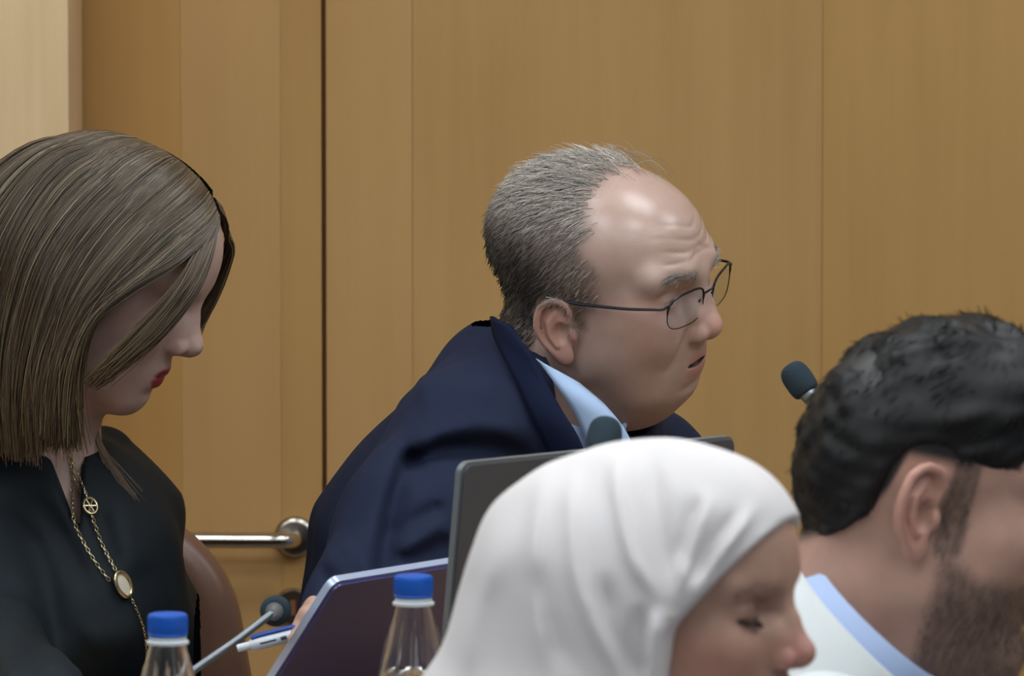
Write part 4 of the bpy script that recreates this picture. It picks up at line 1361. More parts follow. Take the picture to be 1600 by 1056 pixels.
# hair: guide curves from the parting, picture column / row / depth
G_fringe = [
    [(342, 346, 5.972), (333, 392, 5.950), (310, 448, 5.930), (262, 512, 5.914), (205, 562, 5.908), (148, 606, 5.912)],
    [(330, 330, 5.976), (304, 392, 5.938), (268, 452, 5.912), (218, 508, 5.900), (166, 562, 5.896), (126, 604, 5.900)],
]
G_near = [
    [(340, 344, 5.972), (318, 378, 5.945), (276, 412, 5.918), (212, 448, 5.902), (152, 492, 5.894), (122, 560, 5.894), (114, 640, 5.898), (120, 705, 5.908)],
    [(312, 312, 5.982), (262, 366, 5.930), (200, 426, 5.904), (142, 486, 5.894), (108, 552, 5.892), (96, 625, 5.894), (94, 705, 5.906)],
    [(275, 270, 5.990), (196, 340, 5.925), (124, 432, 5.898), (80, 535, 5.892), (60, 625, 5.895), (62, 712, 5.905)],
    [(250, 243, 5.995), (158, 300, 5.933), (78, 402, 5.900), (38, 522, 5.896), (25, 622, 5.898), (32, 716, 5.912)],
    [(222, 222, 6.000), (110, 262, 5.946), (30, 372, 5.908), (-5, 502, 5.906), (-12, 622, 5.908), (0, 706, 5.925)],
    [(196, 213, 6.005), (80, 240, 5.962), (-8, 342, 5.930), (-52, 482, 5.928), (-58, 612, 5.936), (-45, 696, 5.955)],
    [(176, 209, 6.010), (55, 228, 5.995), (-45, 320, 5.985), (-92, 462, 5.980), (-96, 602, 5.980), (-80, 690, 5.985)],
    [(176, 209, 6.015), (50, 228, 6.040), (-48, 322, 6.060), (-94, 462, 6.062), (-96, 602, 6.055), (-75, 690, 6.045)],
    [(200, 214, 6.018), (100, 245, 6.080), (20, 350, 6.100), (-20, 480, 6.105), (-10, 600, 6.095), (20, 690, 6.080)],
]
G_far = [
    [(200, 214, 6.015), (130, 250, 6.075), (80, 360, 6.100), (60, 480, 6.105), (70, 600, 6.095), (90, 690, 6.075), (110, 740, 6.06)],
    [(240, 236, 6.005), (230, 270, 6.070), (190, 360, 6.098), (150, 480, 6.102), (125, 600, 6.090), (125, 690, 6.070), (140, 745, 6.05)],
    [(275, 270, 6.000), (290, 310, 6.070), (250, 400, 6.096), (190, 490, 6.098), (140, 590, 6.085), (130, 680, 6.065), (150, 735, 6.045)],
    [(310, 308, 5.995), (334, 352, 6.060), (312, 420, 6.086), (250, 490, 6.088), (170, 560, 6.080), (140, 650, 6.065), (166, 735, 6.045)],
    [(312, 318, 5.975), (357, 366, 6.030), (350, 412, 6.068), (326, 466, 6.076), (309, 500, 6.078), (303, 512, 6.078), (301, 516, 6.078)],
    [(322, 334, 5.972), (362, 380, 6.012), (352, 424, 6.050), (332, 468, 6.064), (312, 502, 6.070), (306, 512, 6.070), (304, 517, 6.070)],
]
def guides(G, m=26):
    return np.stack([catmull([P(*g) for g in gg], m) for gg in G])
def push_out(path, gap=0.004, upto=None):
    sh = path.shape; p = path.reshape(-1, 3).copy()
    mid = HW.w((-0.005, 0, 0.03))
    v = p - mid; v /= np.linalg.norm(v, axis=1)[:, None]
    for _ in range(3):
        d = HW.sdf(p)
        g = np.clip(gap - d, 0, 0.02)
        if upto is not None: g = (g.reshape(sh[:2]) * (np.linspace(0, 1, sh[1]) < upto)[None]).ravel()
        p += v * g[:, None]
    return p.reshape(sh)
def sheet_strands(G, n, rr, jit=0.0022, clump=60, m=26, thick=0.006, spread=0.004, upto=None, short=0.86):
    A = guides(G, m)
    k = len(A)
    cu = rr.uniform(0, k - 1, clump)
    ci = rr.integers(0, clump, n)
    u = np.clip(np.where(rr.random(n) < 0.75, cu[ci] + rr.normal(size=n) * 0.05, rr.uniform(0, k - 1, n)), 0, k - 1)
    i = np.minimum(u.astype(int), k - 2); f = (u - i)[:, None, None]
    Ap = np.concatenate([A[:1] * 2 - A[1:2], A, A[-1:] * 2 - A[-2:-1]])
    p0, p1, p2, p3 = Ap[i], Ap[i + 1], Ap[i + 2], Ap[i + 3]
    path = 0.5 * (2 * p1 + (p2 - p0) * f + (2 * p0 - 5 * p1 + 4 * p2 - p3) * f ** 2 + (3 * p1 - p0 - 3 * p2 + p3) * f ** 3)
    t = np.linspace(0, 1, m)
    env = np.sin(np.clip(t * 1.3, 0, 1) * math.pi / 2)
    off = rr.normal(size=(n, 3)) * jit
    path = path + off[:, None] * env[None, :, None]
    wv = rr.normal(size=(n, 3)) * spread; ph = rr.uniform(0, 6.28, n)
    path += wv[:, None] * (np.sin(t[None] * 5 + ph[:, None]) * (t ** 2)[None])[..., None]
    # uneven lengths: resample every strand up to its own end; locks drift apart towards the tips
    ln = np.clip(short + (1 - short) * rr.random(n) ** 0.6, 0, 1)
    cl_off = rr.normal(size=(clump, 3)) * 0.0035
    path += cl_off[ci][:, None] * (t ** 1.5)[None, :, None]
    g_ = ln[:, None] * t[None] * (m - 1); i0 = np.minimum(g_.astype(int), m - 2); fr_ = (g_ - i0)[..., None]
    ar = np.arange(n)[:, None]
    path = path[ar, i0] * (1 - fr_) + path[ar, i0 + 1] * fr_
    # layers: push some strands inwards (towards the head's middle)
    mid = HW.w((-0.005, 0, 0.02))
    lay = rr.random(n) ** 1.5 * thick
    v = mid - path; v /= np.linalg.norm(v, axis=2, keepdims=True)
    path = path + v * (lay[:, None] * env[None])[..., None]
    return push_out(path, 0.0035 + 0.003 * rr.random((n, 1)).repeat(m, 1).ravel(), upto), u, ci, lay
rr = np.random.default_rng(21)
def hair_cols(n, u, ci, lay, clump, rr):
    base = np.array(rgb(92, 76, 58))
    cl = (0.45 + 0.95 * rr.random(clump) ** 1.3)[ci]
    c = base[None] * cl[:, None] * rr.uniform(0.75, 1.25, (n, 1))
    hi_ = (rr.random(n) < 0.05) | (rr.random(clump)[ci] < 0.06)
    c[hi_] = np.array(rgb(128, 114, 92)) * rr.uniform(0.8, 1.15, (hi_.sum(), 1))
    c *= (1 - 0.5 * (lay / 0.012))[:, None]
    return c
def hair_obj(name, G, n, rr, clump, m=26, **kw):
    path, u, ci, lay = sheet_strands(G, n, rr, clump=clump, m=m, **kw)
    cols = hair_cols(n, u, ci, lay, clump, rr)
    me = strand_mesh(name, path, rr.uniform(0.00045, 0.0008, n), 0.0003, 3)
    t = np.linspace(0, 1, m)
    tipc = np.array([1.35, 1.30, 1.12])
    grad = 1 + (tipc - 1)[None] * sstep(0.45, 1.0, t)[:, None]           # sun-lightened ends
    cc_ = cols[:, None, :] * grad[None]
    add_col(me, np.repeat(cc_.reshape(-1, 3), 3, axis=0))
    return me
def backing(G, name, inward, m=30, sub=6):
    """closed thin sheet under the strands so that the wall does not show through"""
    A = guides(G, m); k = len(A)
    U = np.linspace(0, k - 1, (k - 1) * sub + 1)
    i = np.minimum(U.astype(int), k - 2); f = (U - i)[:, None, None]
    Sx = A[i] * (1 - f) + A[i + 1] * f
    mid = HW.w((-0.005, 0, 0.02))
    v = mid - Sx; v /= np.linalg.norm(v, axis=2, keepdims=True)
    S0 = push_out(Sx + v * inward, 0.0012, 0.35); S1 = Sx + v * (inward + 0.003)
    S0, S1, Sx = S0[:, 9:], S1[:, 9:], Sx[:, 9:]
    a, b_ = Sx.shape[:2]
    idx = np.arange(a * b_).reshape(a, b_)
    q = np.stack([idx[:-1, :-1], idx[:-1, 1:], idx[1:, 1:], idx[1:, :-1]], -1).reshape(-1, 4)
    return np.concatenate([S0.reshape(-1, 3), S1.reshape(-1, 3)]), np.concatenate([q, q[:, ::-1] + a * b_])
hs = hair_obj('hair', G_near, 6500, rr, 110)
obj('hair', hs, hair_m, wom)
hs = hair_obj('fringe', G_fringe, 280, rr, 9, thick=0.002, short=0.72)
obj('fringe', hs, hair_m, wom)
for gs, n_ in ((G_far[:4], 2200), (G_far[4:], 800)):
    hf = hair_obj('hair_far_side', [[(a, b, c + 0.012) for a, b, c in g] for g in gs], n_, rr, 40, upto=0.3, spread=0.002)
    obj('hair_far_side', hf, hair_m, wom)
hb = simple('hair_underlayer', rgb(62, 52, 42), 0.6)
for GG in (G_near, G_far[:4], G_far[4:]):
    Vx, Qx = backing(GG, 'x', 0.007)
    obj('hair_underlayer', mesh_np('hair_underlayer', Vx, Qx), hb, wom)
# thin loose wisps in front of the far shoulder
wp = []
for i in range(40):
    e = rr.normal(size=2) * (7, 5)
    b0 = rr.uniform(0, 1)
    pts = [P(146 + e[0] * .3, 655, 6.03), P(158 + e[0] * .6, 700 + e[1] * .4, 6.02), P(178 + 12 * b0 + e[0], 742 + e[1], 6.01), P(205 + 14 * b0 + e[0], 772 + e[1] + 14 * (1 - b0), 6.005)]
    wp.append(catmull(pts, 14))
me = strand_mesh('loose_hair', np.array(wp), 0.0005, 0.0002, 3, np.tile(np.array(rgb(128, 106, 84)), (40, 1)) * rr.uniform(.6, 1.3, (40, 1)))
obj('loose_hair', me, hair_m, wom)
# a few strands across the cheek
wp = []
for i in range(26):
    b0 = rr.uniform(0, 1); e = rr.normal(size=2) * 4
    pts = [P(262 - 50 * b0, 478 + 26 * b0, 5.928), P(225 - 45 * b0 + e[0], 528 + 20 * b0, 5.917), P(192 - 38 * b0 + e[0], 566 + 14 * b0 + e[1], 5.912), P(168 - 40 * b0 + e[0], 592 + 14 * b0 + e[1], 5.914)]
    wp.append(catmull(pts, 14))
me = strand_mesh('loose_hair', np.array(wp), 0.0005, 0.0002, 3, np.tile(np.array(rgb(110, 90, 70)), (26, 1)) * rr.uniform(.6, 1.3, (26, 1)))
obj('loose_hair', me, hair_m, wom)

# necklaces
gold = simple('gold', rgb(196, 180, 140), 0.3, metal=1.0)
pearl = simple('mother_of_pearl', rgb(196, 186, 168), 0.3)
both = lambda p: np.minimum(wom_skin(p), wom_top(p))
def chain_mesh(e, px, link_r=0.0014, wire=0.00042, step=0.0040):
    pts = [hit(both, a, b_, 5.75, 6.25, 0.0022) for a, b_ in px]
    dense = catmull(pts, 400)
    seg = np.linalg.norm(np.diff(dense, axis=0), axis=1); s_ = np.concatenate([[0], np.cumsum(seg)])
    mb = MB()
    n = int(s_[-1] / step)
    for i in range(n):
        a = np.array([np.interp(i * step + d_, s_, dense[:, j]) for j in range(3) for d_ in (0,)])
        b_ = np.array([np.interp(i * step + step * .98, s_, dense[:, j]) for j in range(3)])
        t_ = b_ - a; L = np.linalg.norm(t_) + 1e-9; t_ /= L
        sd = np.cross(t_, (0, 1, 0)) if i % 2 else np.cross(t_, np.cross(t_, (0, 1, 0)) + 0.4 * np.cross(t_, (1, 0, 0)))
        sd /= np.linalg.norm(sd) + 1e-9
        c_ = (a + b_) / 2
        ring = [c_ + t_ * math.cos(x) * (L * .5 + wire) + sd * math.sin(x) * link_r for x in np.linspace(0, 2 * math.pi, 9)]
        mb.tube(ring, wire, 5, cap=False)
    o = mb.build('chain', gold, e)
    return o, pts
ne = empty('long_necklace', hit(both, 150, 840, 5.75, 6.25), 'long gold chain necklace with oval pendant over the black blouse', 'necklace')
chain_mesh(ne, [(106, 706), (118, 750), (140, 795), (158, 846), (182, 893)])
chain_mesh(ne, [(112, 716), (113, 765), (114, 806), (126, 838), (148, 876), (172, 908)])
chain_mesh(ne, [(204, 932), (216, 958), (226, 990), (230, 1040), (231, 1090)], 0.0010, 0.00036, 0.0032)
def oval(cpx, cpy, rx, ry, tilt, rim, parts, lift=0.004):
    c_ = hit(both, cpx, cpy, 5.75, 6.25, lift)
    e1 = hit(both, cpx + 8, cpy, 5.75, 6.25, lift) - hit(both, cpx - 8, cpy, 5.75, 6.25, lift); e1 /= np.linalg.norm(e1)
    e2 = hit(both, cpx, cpy - 8, 5.75, 6.25, lift) - hit(both, cpx, cpy + 8, 5.75, 6.25, lift); e2 -= e1 * (e1 @ e2); e2 /= np.linalg.norm(e2)
    a = math.radians(tilt); u = e1 * math.cos(a) + e2 * math.sin(a); v = -e1 * math.sin(a) + e2 * math.cos(a)
    ring = [c_ + u * rx * math.cos(x) + v * ry * math.sin(x) for x in np.linspace(0, 2 * math.pi, 33)]
    n_ = np.cross(u, v)
    return c_, u, v, n_, ring
c_, u, v, n_, ring = oval(193, 913, 0.0072, 0.0115, 25, 0.0018, None)
pd = MB().tube(ring, 0.0020, 8, cap=False).build('pendant', gold, ne)
mb = MB(); k = 24
vs = [c_ - n_ * 0.0008] + [c_ + u * 0.0062 * math.cos(2 * math.pi * i / k) + v * 0.0104 * math.sin(2 * math.pi * i / k) for i in range(k)] + [c_ + n_ * 0.0016]
fs = [(0, 1 + (i + 1) % k, 1 + i) for i in range(k)] + [(k + 1, 1 + i, 1 + (i + 1) % k) for i in range(k)]
mb.add(vs, fs); mb.build('pendant_stone', pearl, pd)
ne2 = empty('short_necklace', hit(both, 140, 788, 5.75, 6.25), 'small round gold medallion on a short chain at the open collar', 'necklace')
c_, u, v, n_, ring = oval(141, 790, 0.0068, 0.0074, 0, 0.0012, None)
MB().tube(ring, 0.0011, 8, cap=False).build('medallion_rim', gold, ne2)
for i in range(3):
    a = i * math.pi / 3
    MB().tube([c_ + (u * math.cos(a) + v * math.sin(a)) * 0.0068, c_ - (u * math.cos(a) + v * math.sin(a)) * 0.0068], 0.0008, 6).build('medallion_spoke', gold, ne2)
chain_mesh(ne2, [(104, 694), (116, 726), (130, 760), (138, 780)], 0.0010, 0.00036, 0.0032)

# ------------------------------------------------------------------ the woman in the white headscarf
DH = 4.58
hij = empty('person', (P(960, 1056, DH)[0], DH - 0.02, 0), 'woman in white headscarf with lowered eyes in front of the dark grey laptop', 'person')
hh = dict(eye_open=0.0, width=0.95, cr_h=0.079, nose=0.002, nose_z=-0.001, tip_r=0.0098, nose_bridge=0.001, lip=1.0, chin_x=-0.003, brow=0.7, jaw_r=0.014)
HH = Head(rot(24, 6, 4), 0.90, hh).pin((0.1245, 0, -0.0125), P(1270, 1022, DH - 0.045))
hn = HH.w((-0.035, 0, -0.17))
def hij_skin(p):
    d = HH.sdf(p)
    return smin(d, cone(p, HH.w((-0.02, 0, -0.03)), hn, 0.047, 0.05), 0.03)
def hij_col(V, N):
    q = HH.to(V); aq = np.abs(q) * np.array([1, 1, 1]); aq[:, 2] = q[:, 2]; aq[:, 0] = q[:, 0]
    c = np.tile(np.array(rgb(168, 132, 114)), (len(V), 1))
    c = mix(c, rgb(170, 112, 96), 0.6 * bump3(aq, (0.066, 0.045, -0.018), (0.035, 0.035, 0.022)))
    c = mix(c, rgb(190, 118, 112), 0.6 * bump3(aq, (0.115, 0.004, -0.012), (0.014, 0.02, 0.014)))
    c = mix(c, rgb(158, 96, 92), 0.7 * lip_w(q, hh))
    lash = chain(aq, [(0.0835, 0.0205, 0.0125), (0.0885, 0.032, 0.0112), (0.0805, 0.0455, 0.0145)], [0, 0, 0])
    c = mix(c, rgb(36, 26, 26), 0.9 * sstep(0.0036, 0.0010, lash))
    bw = chain(aq, [(0.0965, 0.009, 0.0385), (0.0975, 0.020, 0.0425), (0.0915, 0.034, 0.0450), (0.0820, 0.048, 0.0395)], [0.0018, 0.0022, 0.0016, 0.0006])
    c = mix(c, rgb(84, 60, 52), 0.75 * sstep(0.0020, 0.0, bw))
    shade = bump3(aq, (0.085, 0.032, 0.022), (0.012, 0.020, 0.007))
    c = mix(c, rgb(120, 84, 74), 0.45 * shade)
    return c
body_mesh('body', hij_skin, HH.T - (0.13, 0.13, 0.19), HH.T + (0.15, 0.13, 0.14), 0.0020, skin_m, hij, hij_col)
brow(HH, [(0.0965, 0.009, 0.0385), (0.0975, 0.020, 0.0425), (0.0915, 0.034, 0.0450), (0.0820, 0.048, 0.0395)], 420, 0.0065, 0.00036, rgb(54, 40, 36), hij)
# lashes
for side in (1, -1):
    rr = np.random.default_rng(2)
    base = catmull([(0.0850, 0.0225, 0.0125), (0.0895, 0.032, 0.0112), (0.0815, 0.0450, 0.0142)], 60)
    t = np.linspace(0, 1, 5)
    dr = np.array([0.85, 0.25, -0.45]); 
    pth = base[:, None] + dr[None, None] * (0.0075 * rr.uniform(.7, 1.1, (60, 1)) * t)[..., None]
    pth[..., 2] += 0.0018 * t ** 2
    pth[..., 1] *= side
    me = strand_mesh('eyelashes', HH.w(pth.reshape(-1, 3)).reshape(pth.shape), 0.00025, 0.0001, 3, np.tile(np.array(rgb(26, 22, 22)), (60, 1)))
    obj('eyelashes', me, hair_m, hij)

scarf_m = simple('white_scarf', rgb(208, 203, 202), 0.9, spec=0.1, bump=0.12, scale=1200, vary=0.03)
# picture-plane polylines of the drapery, cast on the near side of the scarf
s_folds = [
    ([(905, 722), (893, 800), (900, 900), (940, 1000), (990, 1080)], 0.0022, 0.006),
    ([(860, 735), (838, 830), (835, 930), (860, 1060)], 0.0022, 0.007),
    ([(965, 705), (965, 770), (985, 860), (1030, 940)], 0.0028, 0.006),
    ([(1020, 706), (1024, 770), (1036, 850), (1052, 930)], -0.0022, 0.008),
    ([(1120, 760), (1092, 815), (1068, 890), (1056, 950)], 0.0032, 0.006),
    ([(1098, 770), (1075, 830), (1060, 890)], -0.0026, 0.006),
    ([(1190, 780), (1140, 840), (1095, 900), (1062, 958)], 0.0030, 0.006),
    ([(1160, 790), (1112, 850), (1078, 915)], -0.0026, 0.006),
    ([(1222, 815), (1170, 865), (1110, 920), (1068, 968)], 0.0018, 0.004),
    ([(1030, 935), (1020, 1000), (1030, 1080)], 0.0030, 0.006),
    ([(1000, 930), (1000, 1000), (1005, 1080)], -0.0030, 0.008),
    ([(940, 880), (960, 960), (985, 1040), (1000, 1090)], -0.0028, 0.008),
    ([(830, 860), (850, 960), (900, 1060)], -0.0018, 0.010),
    ([(790, 840), (745, 960), (725, 1090)], 0.0016, 0.010),
    ([(735, 890), (700, 1000), (680, 1100)], -0.0014, 0.010),
]
def hij_scarf(p):
    c0 = P(1012, 910, DH + 0.005)
    f = 1.0 / (F / DH)
    d = ellR(p, c0, (248 * f, 0.086, 210 * f), np.eye(3))
    d = smin(d, ellR(p, P(1095, 862, DH - 0.01), (142 * f, 0.070, 140 * f), np.eye(3)), 0.02)
    d = smin(d, cone(p, P(900, 900, DH + 0.02), P(805, 1180, DH + 0.03), 148 * f, 176 * f), 0.05)
    d = smin(d, cone(p, P(985, 960, DH), P(930, 1250, DH + 0.01), 0.080, 0.095), 0.05)
    # spread on shoulders and chest
    d = smin(d, ellR(p, P(900, 1330, DH), (0.20, 0.18, 0.10), np.eye(3)), 0.06)
    hd = HH.to(p); hd[:, 1] = np.abs(hd[:, 1])
    core = smin(ell(hd, (-0.003, 0, 0.046), (0.099, 0.0725, 0.080)), ell(hd, (0.034, 0, 0.052), (0.063, 0.056, 0.062)), 0.03)
    core = smin(core, ell(hd, (0.044, 0, -0.012), (0.047, 0.056, 0.05)), 0.025)
    d = smin(d, core * HH.s - 0.006, 0.010)
    d = folds(d, p, [(a_, b_ * 2.3, c_ * 0.85) for a_, b_, c_ in s_folds], DH - 0.07, DH - 0.02)
    d = d + 0.0008 * noise(p, 55, 8)
    # face opening, the same on both sides of the head
    q = HH.to(p)
    a2, b2, c2 = np.array((0.090, 0.078)), np.array((0.037, 0.006)), np.array((0.033, -0.115))
    # forward of the two edges a2-b2 and b2-c2 in the head's side view
    def sd(u, v):
        e = v - u; n = np.array([-e[1], e[0]]) / np.linalg.norm(e)
        return (q[:, [0, 2]] - u) @ n
    face = smin(-sd(b2, a2), -sd(c2, b2), 0.006)
    face = np.minimum(face, q[:, 2] + 0.112)
    return smax(d, face * HH.s, 0.0015)
sl_, sh_ = P(560, 1420, DH), P(1290, 650, DH); sl_[1] = DH - 0.21; sh_[1] = DH + 0.22
body_mesh('headscarf', hij_scarf, sl_, sh_, 0.0029, scarf_m, hij, newton=2)
pin = hit(hij_scarf, 1048, 962, DH - 0.3, DH + 0.3, 0.001)
MB().lathe([(0, 0.0016), (0.0012, 0.0012), (0.0016, 0), (0.0012, -0.0012), (0, -0.0016)], 12, Matrix.Translation(Vector(pin))).build('scarf_pin', pearl, hij)
coat_m = fabric('grey_coat', rgb(120, 118, 118))
def hij_coat(p):
    d = cone(p, P(905, 1340, DH), P(880, 1900, DH), 0.13, 0.15)
    d = smin(d, cone(p, P(890, 1380, DH + 0.16), P(890, 1380, DH - 0.16), 0.06, 0.06), 0.05)
    for k in (-1, 1):
        d = smin(d, chain(p, [P(890, 1385, DH + 0.17 * k), P(900, 1850, DH + 0.20 * k), P(1300, 1900, DH + 0.10 * k)], [0.06, 0.05, 0.04], 0.03), 0.03)
    return d
lo = P(600, 2000, DH - 0.3); hi = P(1450, 1250, DH + 0.3)
body_mesh('coat', hij_coat, (-0.22, DH - 0.30, 0.45), (0.36, DH + 0.30, 1.0), 0.008, coat_m, hij)
for k in (-1, 1):
    hand(P(1310, 1900, DH + 0.10 * k), (1, -0.35 * k, -0.1), (0, 0, 1), k, rgb(168, 132, 114), hij)
legs('trousers', (P(885, 1900, DH)[0], DH), (1, -0.12), 0.10, trouser_dark, shoe_m, hij, hz=0.52)

# ------------------------------------------------------------------ the black-haired man at the right
DR = 4.96
rm = empty('person', (P(1420, 1056, DR)[0], DR - 0.03, 0), 'black-haired bearded man in white jacket and light blue collar at the right edge', 'person')
hr = dict(eye_open=0.0042, width=0.98, cr_l=0.086, cr_x=0.004, cr_h=0.078, chin_z=-0.011, ear=1.04, ear_flare=26, ear_tilt=6, nose=0.003, jaw_r=0.015)
HR = Head(rot(-6, 12, 3), 1.05, hr).pin((0.0, -0.074, 0.0), P(1446, 812, DR - 0.07))
rn = P(1292, 1062, DR + 0.01)
def rm_skin(p):
    d = HR.sdf(p)
    d = smin(d, cone(p, HR.w((-0.016, 0, -0.030)), rn, 0.055, 0.062), 0.035)
    return smin(d, ellR(p, HR.w((0.034, 0, -0.100)), (0.056, 0.044, 0.036), HR.R), 0.035)
def beard_w(q):
    y = np.abs(q[:, 1])
    line = -0.034 + 0.55 * np.clip(0.048 - q[:, 0], 0, 1) + 0.25 * np.clip(q[:, 0] - 0.08, 0, 1)
    b_ = sstep(0.006, -0.010, q[:, 2] - line) * sstep(0.012, 0.026, q[:, 0]) * sstep(-0.170, -0.150, q[:, 2])
    burn = sstep(0.010, 0.015, q[:, 0]) * sstep(0.034, 0.027, q[:, 0]) * sstep(-0.030, -0.015, q[:, 2]) * (q[:, 2] < 0.05) * (y > 0.04)
    must = bump3(np.abs(q) * np.array([1, 1, 1]), (0.098, 0.008, 0.034), (0.02, 0.02, 0.006)) * (q[:, 2] < 0)
    return np.clip(np.maximum(np.maximum(b_, 1.6 * burn), must) - lip_w(q, hr), 0, 1)
def r_hair_w(q):
    front = np.where(q[:, 2] > 0.045, 0.060 + 0.25 * (q[:, 2] - 0.045), 0.026)
    a = sstep(0.004, -0.004, q[:, 0] - front)
    yy = np.abs(q[:, 1])
    low = 0.038 - 0.026 * sstep(-0.020, -0.030, q[:, 0]) + np.clip((q[:, 0] + 0.026) * 1.25, -0.070, 0)
    return a * sstep(-0.001, 0.010, q[:, 2] - low) * sstep(0.0775, 0.0745, yy)
def rm_col(V, N):
    q = HR.to(V)
    c = np.tile(np.array(rgb(178, 140, 124)), (len(V), 1))
    ear = sstep(0.070, 0.080, np.abs(q[:, 1])) * (np.abs(q[:, 0]) < 0.04)
    c = mix(c, rgb(190, 134, 118), 0.5 * ear)
    c = mix(c, rgb(160, 104, 98), 0.7 * lip_w(q, hr))
    sp = 0.5 + 0.5 * noise(q, 900, 5)
    c = mix(c, rgb(84, 70, 62), np.clip(beard_w(q) * (0.55 + 0.2 * sp), 0, 0.85))
    c = mix(c, rgb(24, 22, 22), r_hair_w(q))
    return c
_, Vr, Nr = body_mesh('body', rm_skin, np.minimum(HR.T - 0.15, rn - 0.03), HR.T + 0.16, 0.0019, skin_m, rm, rm_col)
for s_ in (1, -1): eyeball(HR, s_, rm, rgb(50, 34, 26), (1, 0, -0.2))
brow(HR, [(0.096, 0.010, 0.040), (0.098, 0.020, 0.043), (0.092, 0.034, 0.046), (0.082, 0.048, 0.041)], 300, 0.009, 0.00045, rgb(28, 24, 22), rm)
# thick hair: a solid waved cap with strands over it
def rm_cap(p):
    q = HR.to(p); y = np.abs(q[:, 1])
    qq = q.copy(); qq[:, 1] = y
    top = sstep(0.02, 0.11, q[:, 2])
    d = ell(qq, (0.007, 0, 0.043), (0.0890, 0.0775, 0.0885))
    d = smin(d, ell(qq, (0.032, 0, 0.078), (0.060, 0.062, 0.055)), 0.03)
    d = smin(d, ell(qq, (-0.034, 0, 0.012), (0.048, 0.062, 0.062)), 0.03)
    # waves swept back and to the side
    wav = np.sin(q[:, 0] * 120 + q[:, 2] * 70 + 1.5 * np.sin(q[:, 1] * 60)) * 0.0018 + np.sin(q[:, 0] * 60 - q[:, 2] * 150 + q[:, 1] * 90) * 0.0016
    d = d - wav * sstep(0.04, 0.09, q[:, 2])
    d = d - 0.0010 * noise(q, 160, 6)
    # cut along the hairline
    front = np.where(q[:, 2] > 0.05, 0.066 + 0.35 * (q[:, 2] - 0.05), 0.027 + 0.78 * np.clip(q[:, 2] - 0.0, 0, 0.05))
    cut1 = q[:, 0] - front
    low = 0.040 - 0.030 * sstep(-0.018, -0.027, q[:, 0]) + np.clip((q[:, 0] + 0.024) * 1.30, -0.078, 0)
    cut2 = low - q[:, 2]
    # behind and above the ear the line follows the ear
    earc = ell(qq, (-0.005, 0.076, 0.006), (0.030, 0.04, 0.044))
    d = smax(d, cut1 * 0.8, 0.010)
    d = smax(d, cut2 * 0.8, 0.012)
    d = smax(d, -earc, 0.010)
    return d * HR.s
def black_cols(V, N):
    return np.tile(np.array(rgb(17, 16, 16)), (len(V), 1))
_, Vc, Nc = body_mesh('hair', rm_cap, HR.T - (0.14, 0.12, 0.12), HR.T + (0.14, 0.12, 0.18), 0.0021, black_hair_m, rm, black_cols)
def r_flow(q, rr):
    f = np.zeros_like(q)
    top = sstep(0.06, 0.115, q[:, 2])
    f[:, 0] = -0.55 + 0.75 * top * np.sin(q[:, 1] * 40 + q[:, 0] * 50 + 1.0)
    f[:, 1] = -0.9 * top
    f[:, 2] = -0.8 * (1 - top) - 0.1
    return f
def r_len(q, rr):
    return (0.007 + 0.005 * sstep(0.03, 0.10, q[:, 2])) * rr.uniform(0.6, 1.2, len(q))
def r_hcol(q, rr):
    c = np.tile(np.array(rgb(25, 24, 24)), (len(q), 1)) * rr.uniform(0.5, 1.7, (len(q), 1))
    return c
short_hair('hair_strands', HR, Vc, Nc, lambda q: np.ones(len(q)), 11000, r_len, r_flow, 0.00055, r_hcol, rm, lift=0.0, seed=31, curl=0.25, root_in=0.0015, mat=black_hair_m)
short_hair('beard', HR, Vr, Nr, beard_w, 8000, lambda q, rr: 0.0065 * rr.uniform(0.5, 1.2, len(q)), lambda q, rr: np.tile(np.array([-0.15, 0.0, -1.0]), (len(q), 1)) + rr.normal(size=(len(q), 3)) * 0.4,
           0.00022, lambda q, rr: np.tile(np.array(rgb(108, 92, 80)), (len(q), 1)) * rr.uniform(0.5, 1.8, (len(q), 1)), rm, lift=0.5, seed=33, k=4)
white_j = simple('white_jacket', rgb(214, 218, 218), 0.85, spec=0.1, bump=0.1, scale=900, vary=0.03)
blue_c = fabric('light_blue_collar', rgb(176, 196, 232), rough=0.7, sheen=0.1, vary=0.03, bump=0.1)
def rm_coat(p):
    d = ellR(p, P(1270, 1110, DR + 0.01), (0.076, 0.095, 0.080), np.eye(3))
    d = smin(d, cone(p, P(1310, 1370, DR), P(1330, 1900, DR - 0.02), 0.120, 0.15), 0.06)
    for k in (-1, 1):
        sh = P(1290 - 10 * k, 1270, DR + 0.15 * k - 0.01)
        d = smin(d, chain(p, [P(1275, 1190, DR), sh, P(1340, 1600, DR + 0.19 * k - 0.02), P(1500, 1640, DR + 0.16 * k + 0.1)], [0.07, 0.066, 0.05, 0.04], 0.04), 0.05)
    hole = cone(p, HR.w((-0.02, 0, -0.03)), rn, 0.057, 0.064)
    return smax(d, -hole, 0.006)
body_mesh('jacket', rm_coat, (0.02, DR - 0.32, 0.46), (0.56, DR + 0.32, 1.16), 0.006, white_j, rm)
rax = HR.w((-0.02, 0, -0.03)) - rn
ring_collar('shirt_collar', P(1368, 972, DR - 0.005), (0.68, -0.10, 0.73), (0.73, -0.1, -0.66), 0.064, 0.072, 0.045, 0.003, blue_c, rm, gap=0.25, point=0.02)
ring_collar('jacket_collar', P(1352, 996, DR - 0.002), (0.70, -0.10, 0.71), (0.73, -0.1, -0.66), 0.074, 0.092, 0.066, 0.005, white_j, rm, gap=0.35)
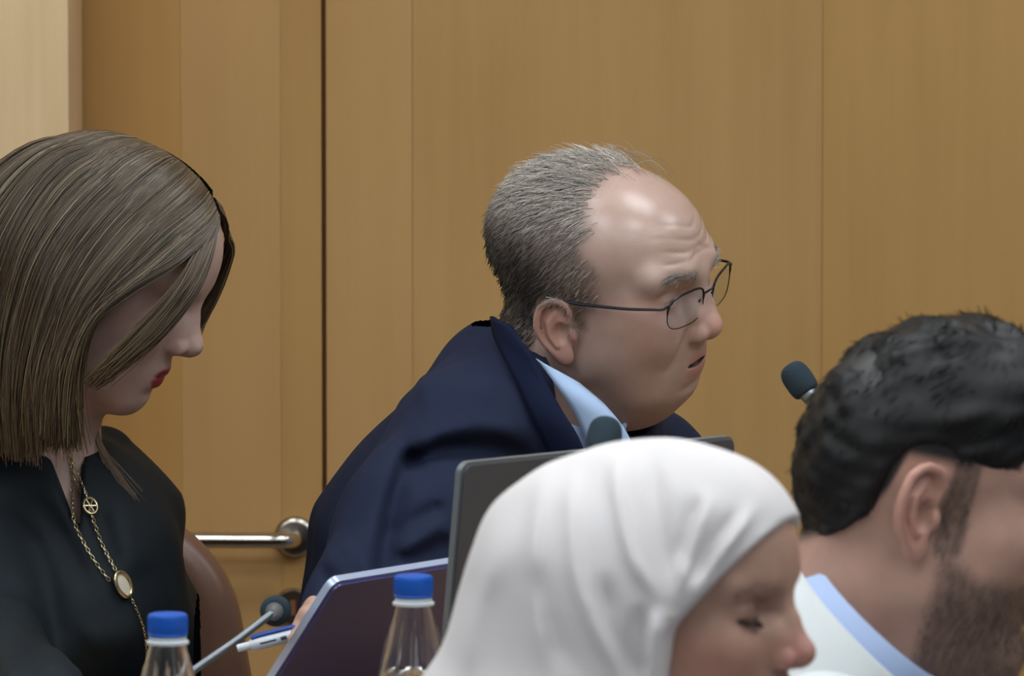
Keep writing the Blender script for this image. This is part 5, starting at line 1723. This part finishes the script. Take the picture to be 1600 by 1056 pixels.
for k in (-1, 1):
    hand(P(1510, 1645, DR + 0.16 * k + 0.11), (0.75, 0.55 - 0.3 * k, -0.1), (0, 0, 1), k, rgb(178, 140, 124), rm)
legs('trousers', (P(1330, 1900, DR)[0], DR - 0.03), (0.15, 1), 0.10, trouser_dark, shoe_m, rm, hz=0.54)

# ------------------------------------------------------------------ brown leather chair behind the woman
leather = simple('brown_leather', rgb(106, 76, 60), 0.36, bump=0.15, scale=500, vary=0.08, spec=0.5)
chrome = simple('chrome', rgb(190, 190, 190), 0.2, metal=1.0)
cx = float(P(60, 900, 6.34)[0]); cy = 6.34
ch = empty('leather_chair', (cx, cy, 0), 'brown leather chair back behind the woman in black', 'chair')
ztop = float(P(250, 788, 6.34)[2])
def backrest(p):
    x = (p[:, 0] - cx); z = p[:, 2]
    hw = 0.190 - 0.10 * np.clip(z - (ztop - 0.17), 0, 1) + 0.03 * np.clip((ztop - z) / 0.4, 0, 1)
    zc = ztop - 0.27
    q = np.stack([np.abs(x) - (hw - 0.11), np.abs(z - zc) - (0.27 - 0.11)], 1)
    d2 = np.linalg.norm(np.maximum(q, 0), axis=1) + np.minimum(q.max(1), 0) - 0.11
    yy = p[:, 1] - (cy + 0.03 - 0.35 * x * x) - 0.04 * (z - zc)
    return smax(d2, np.abs(yy) - 0.028, 0.035) * 0.9
body_mesh('backrest', backrest, (cx - 0.30, cy - 0.12, ztop - 0.58), (cx + 0.30, cy + 0.13, ztop + 0.03), 0.005, leather, ch)
def seat(p):
    q = np.abs(p - np.array([cx, cy - 0.21, 0.44])) - np.array([0.20, 0.20, 0.01])
    return np.linalg.norm(np.maximum(q, 0), axis=1) + np.minimum(q.max(1), 0) - 0.035
body_mesh('seat', seat, (cx - 0.26, cy - 0.47, 0.38), (cx + 0.26, cy + 0.05, 0.50), 0.006, leather, ch)
MB().tube([(cx, cy - 0.21, 0.06), (cx, cy - 0.21, 0.42)], 0.028, 20).build('post', chrome, ch)
for k in range(5):
    a = 2 * math.pi * k / 5 + 0.3
    e_ = np.array([cx + 0.27 * math.cos(a), cy - 0.21 + 0.27 * math.sin(a), 0.06])
    lg = MB().tube([(cx, cy - 0.21, 0.09), e_], [0.022, 0.014], 12).build('leg', chrome, ch)
    MB().lathe([(0, -0.03), (0.02, -0.028), (0.03, 0), (0.02, 0.028), (0, 0.03)], 16, Matrix.Translation((float(e_[0]), float(e_[1]), 0.0305))).build('caster', black_m, lg)
for s_ in (-1, 1):
    MB().tube(catmull([(cx + s_ * 0.10, cy + 0.04, ztop - 0.5), (cx + s_ * 0.10, cy + 0.02, 0.45), (cx + s_ * 0.09, cy - 0.10, 0.40)], 12), 0.012, 10).build('back_support', chrome, ch)
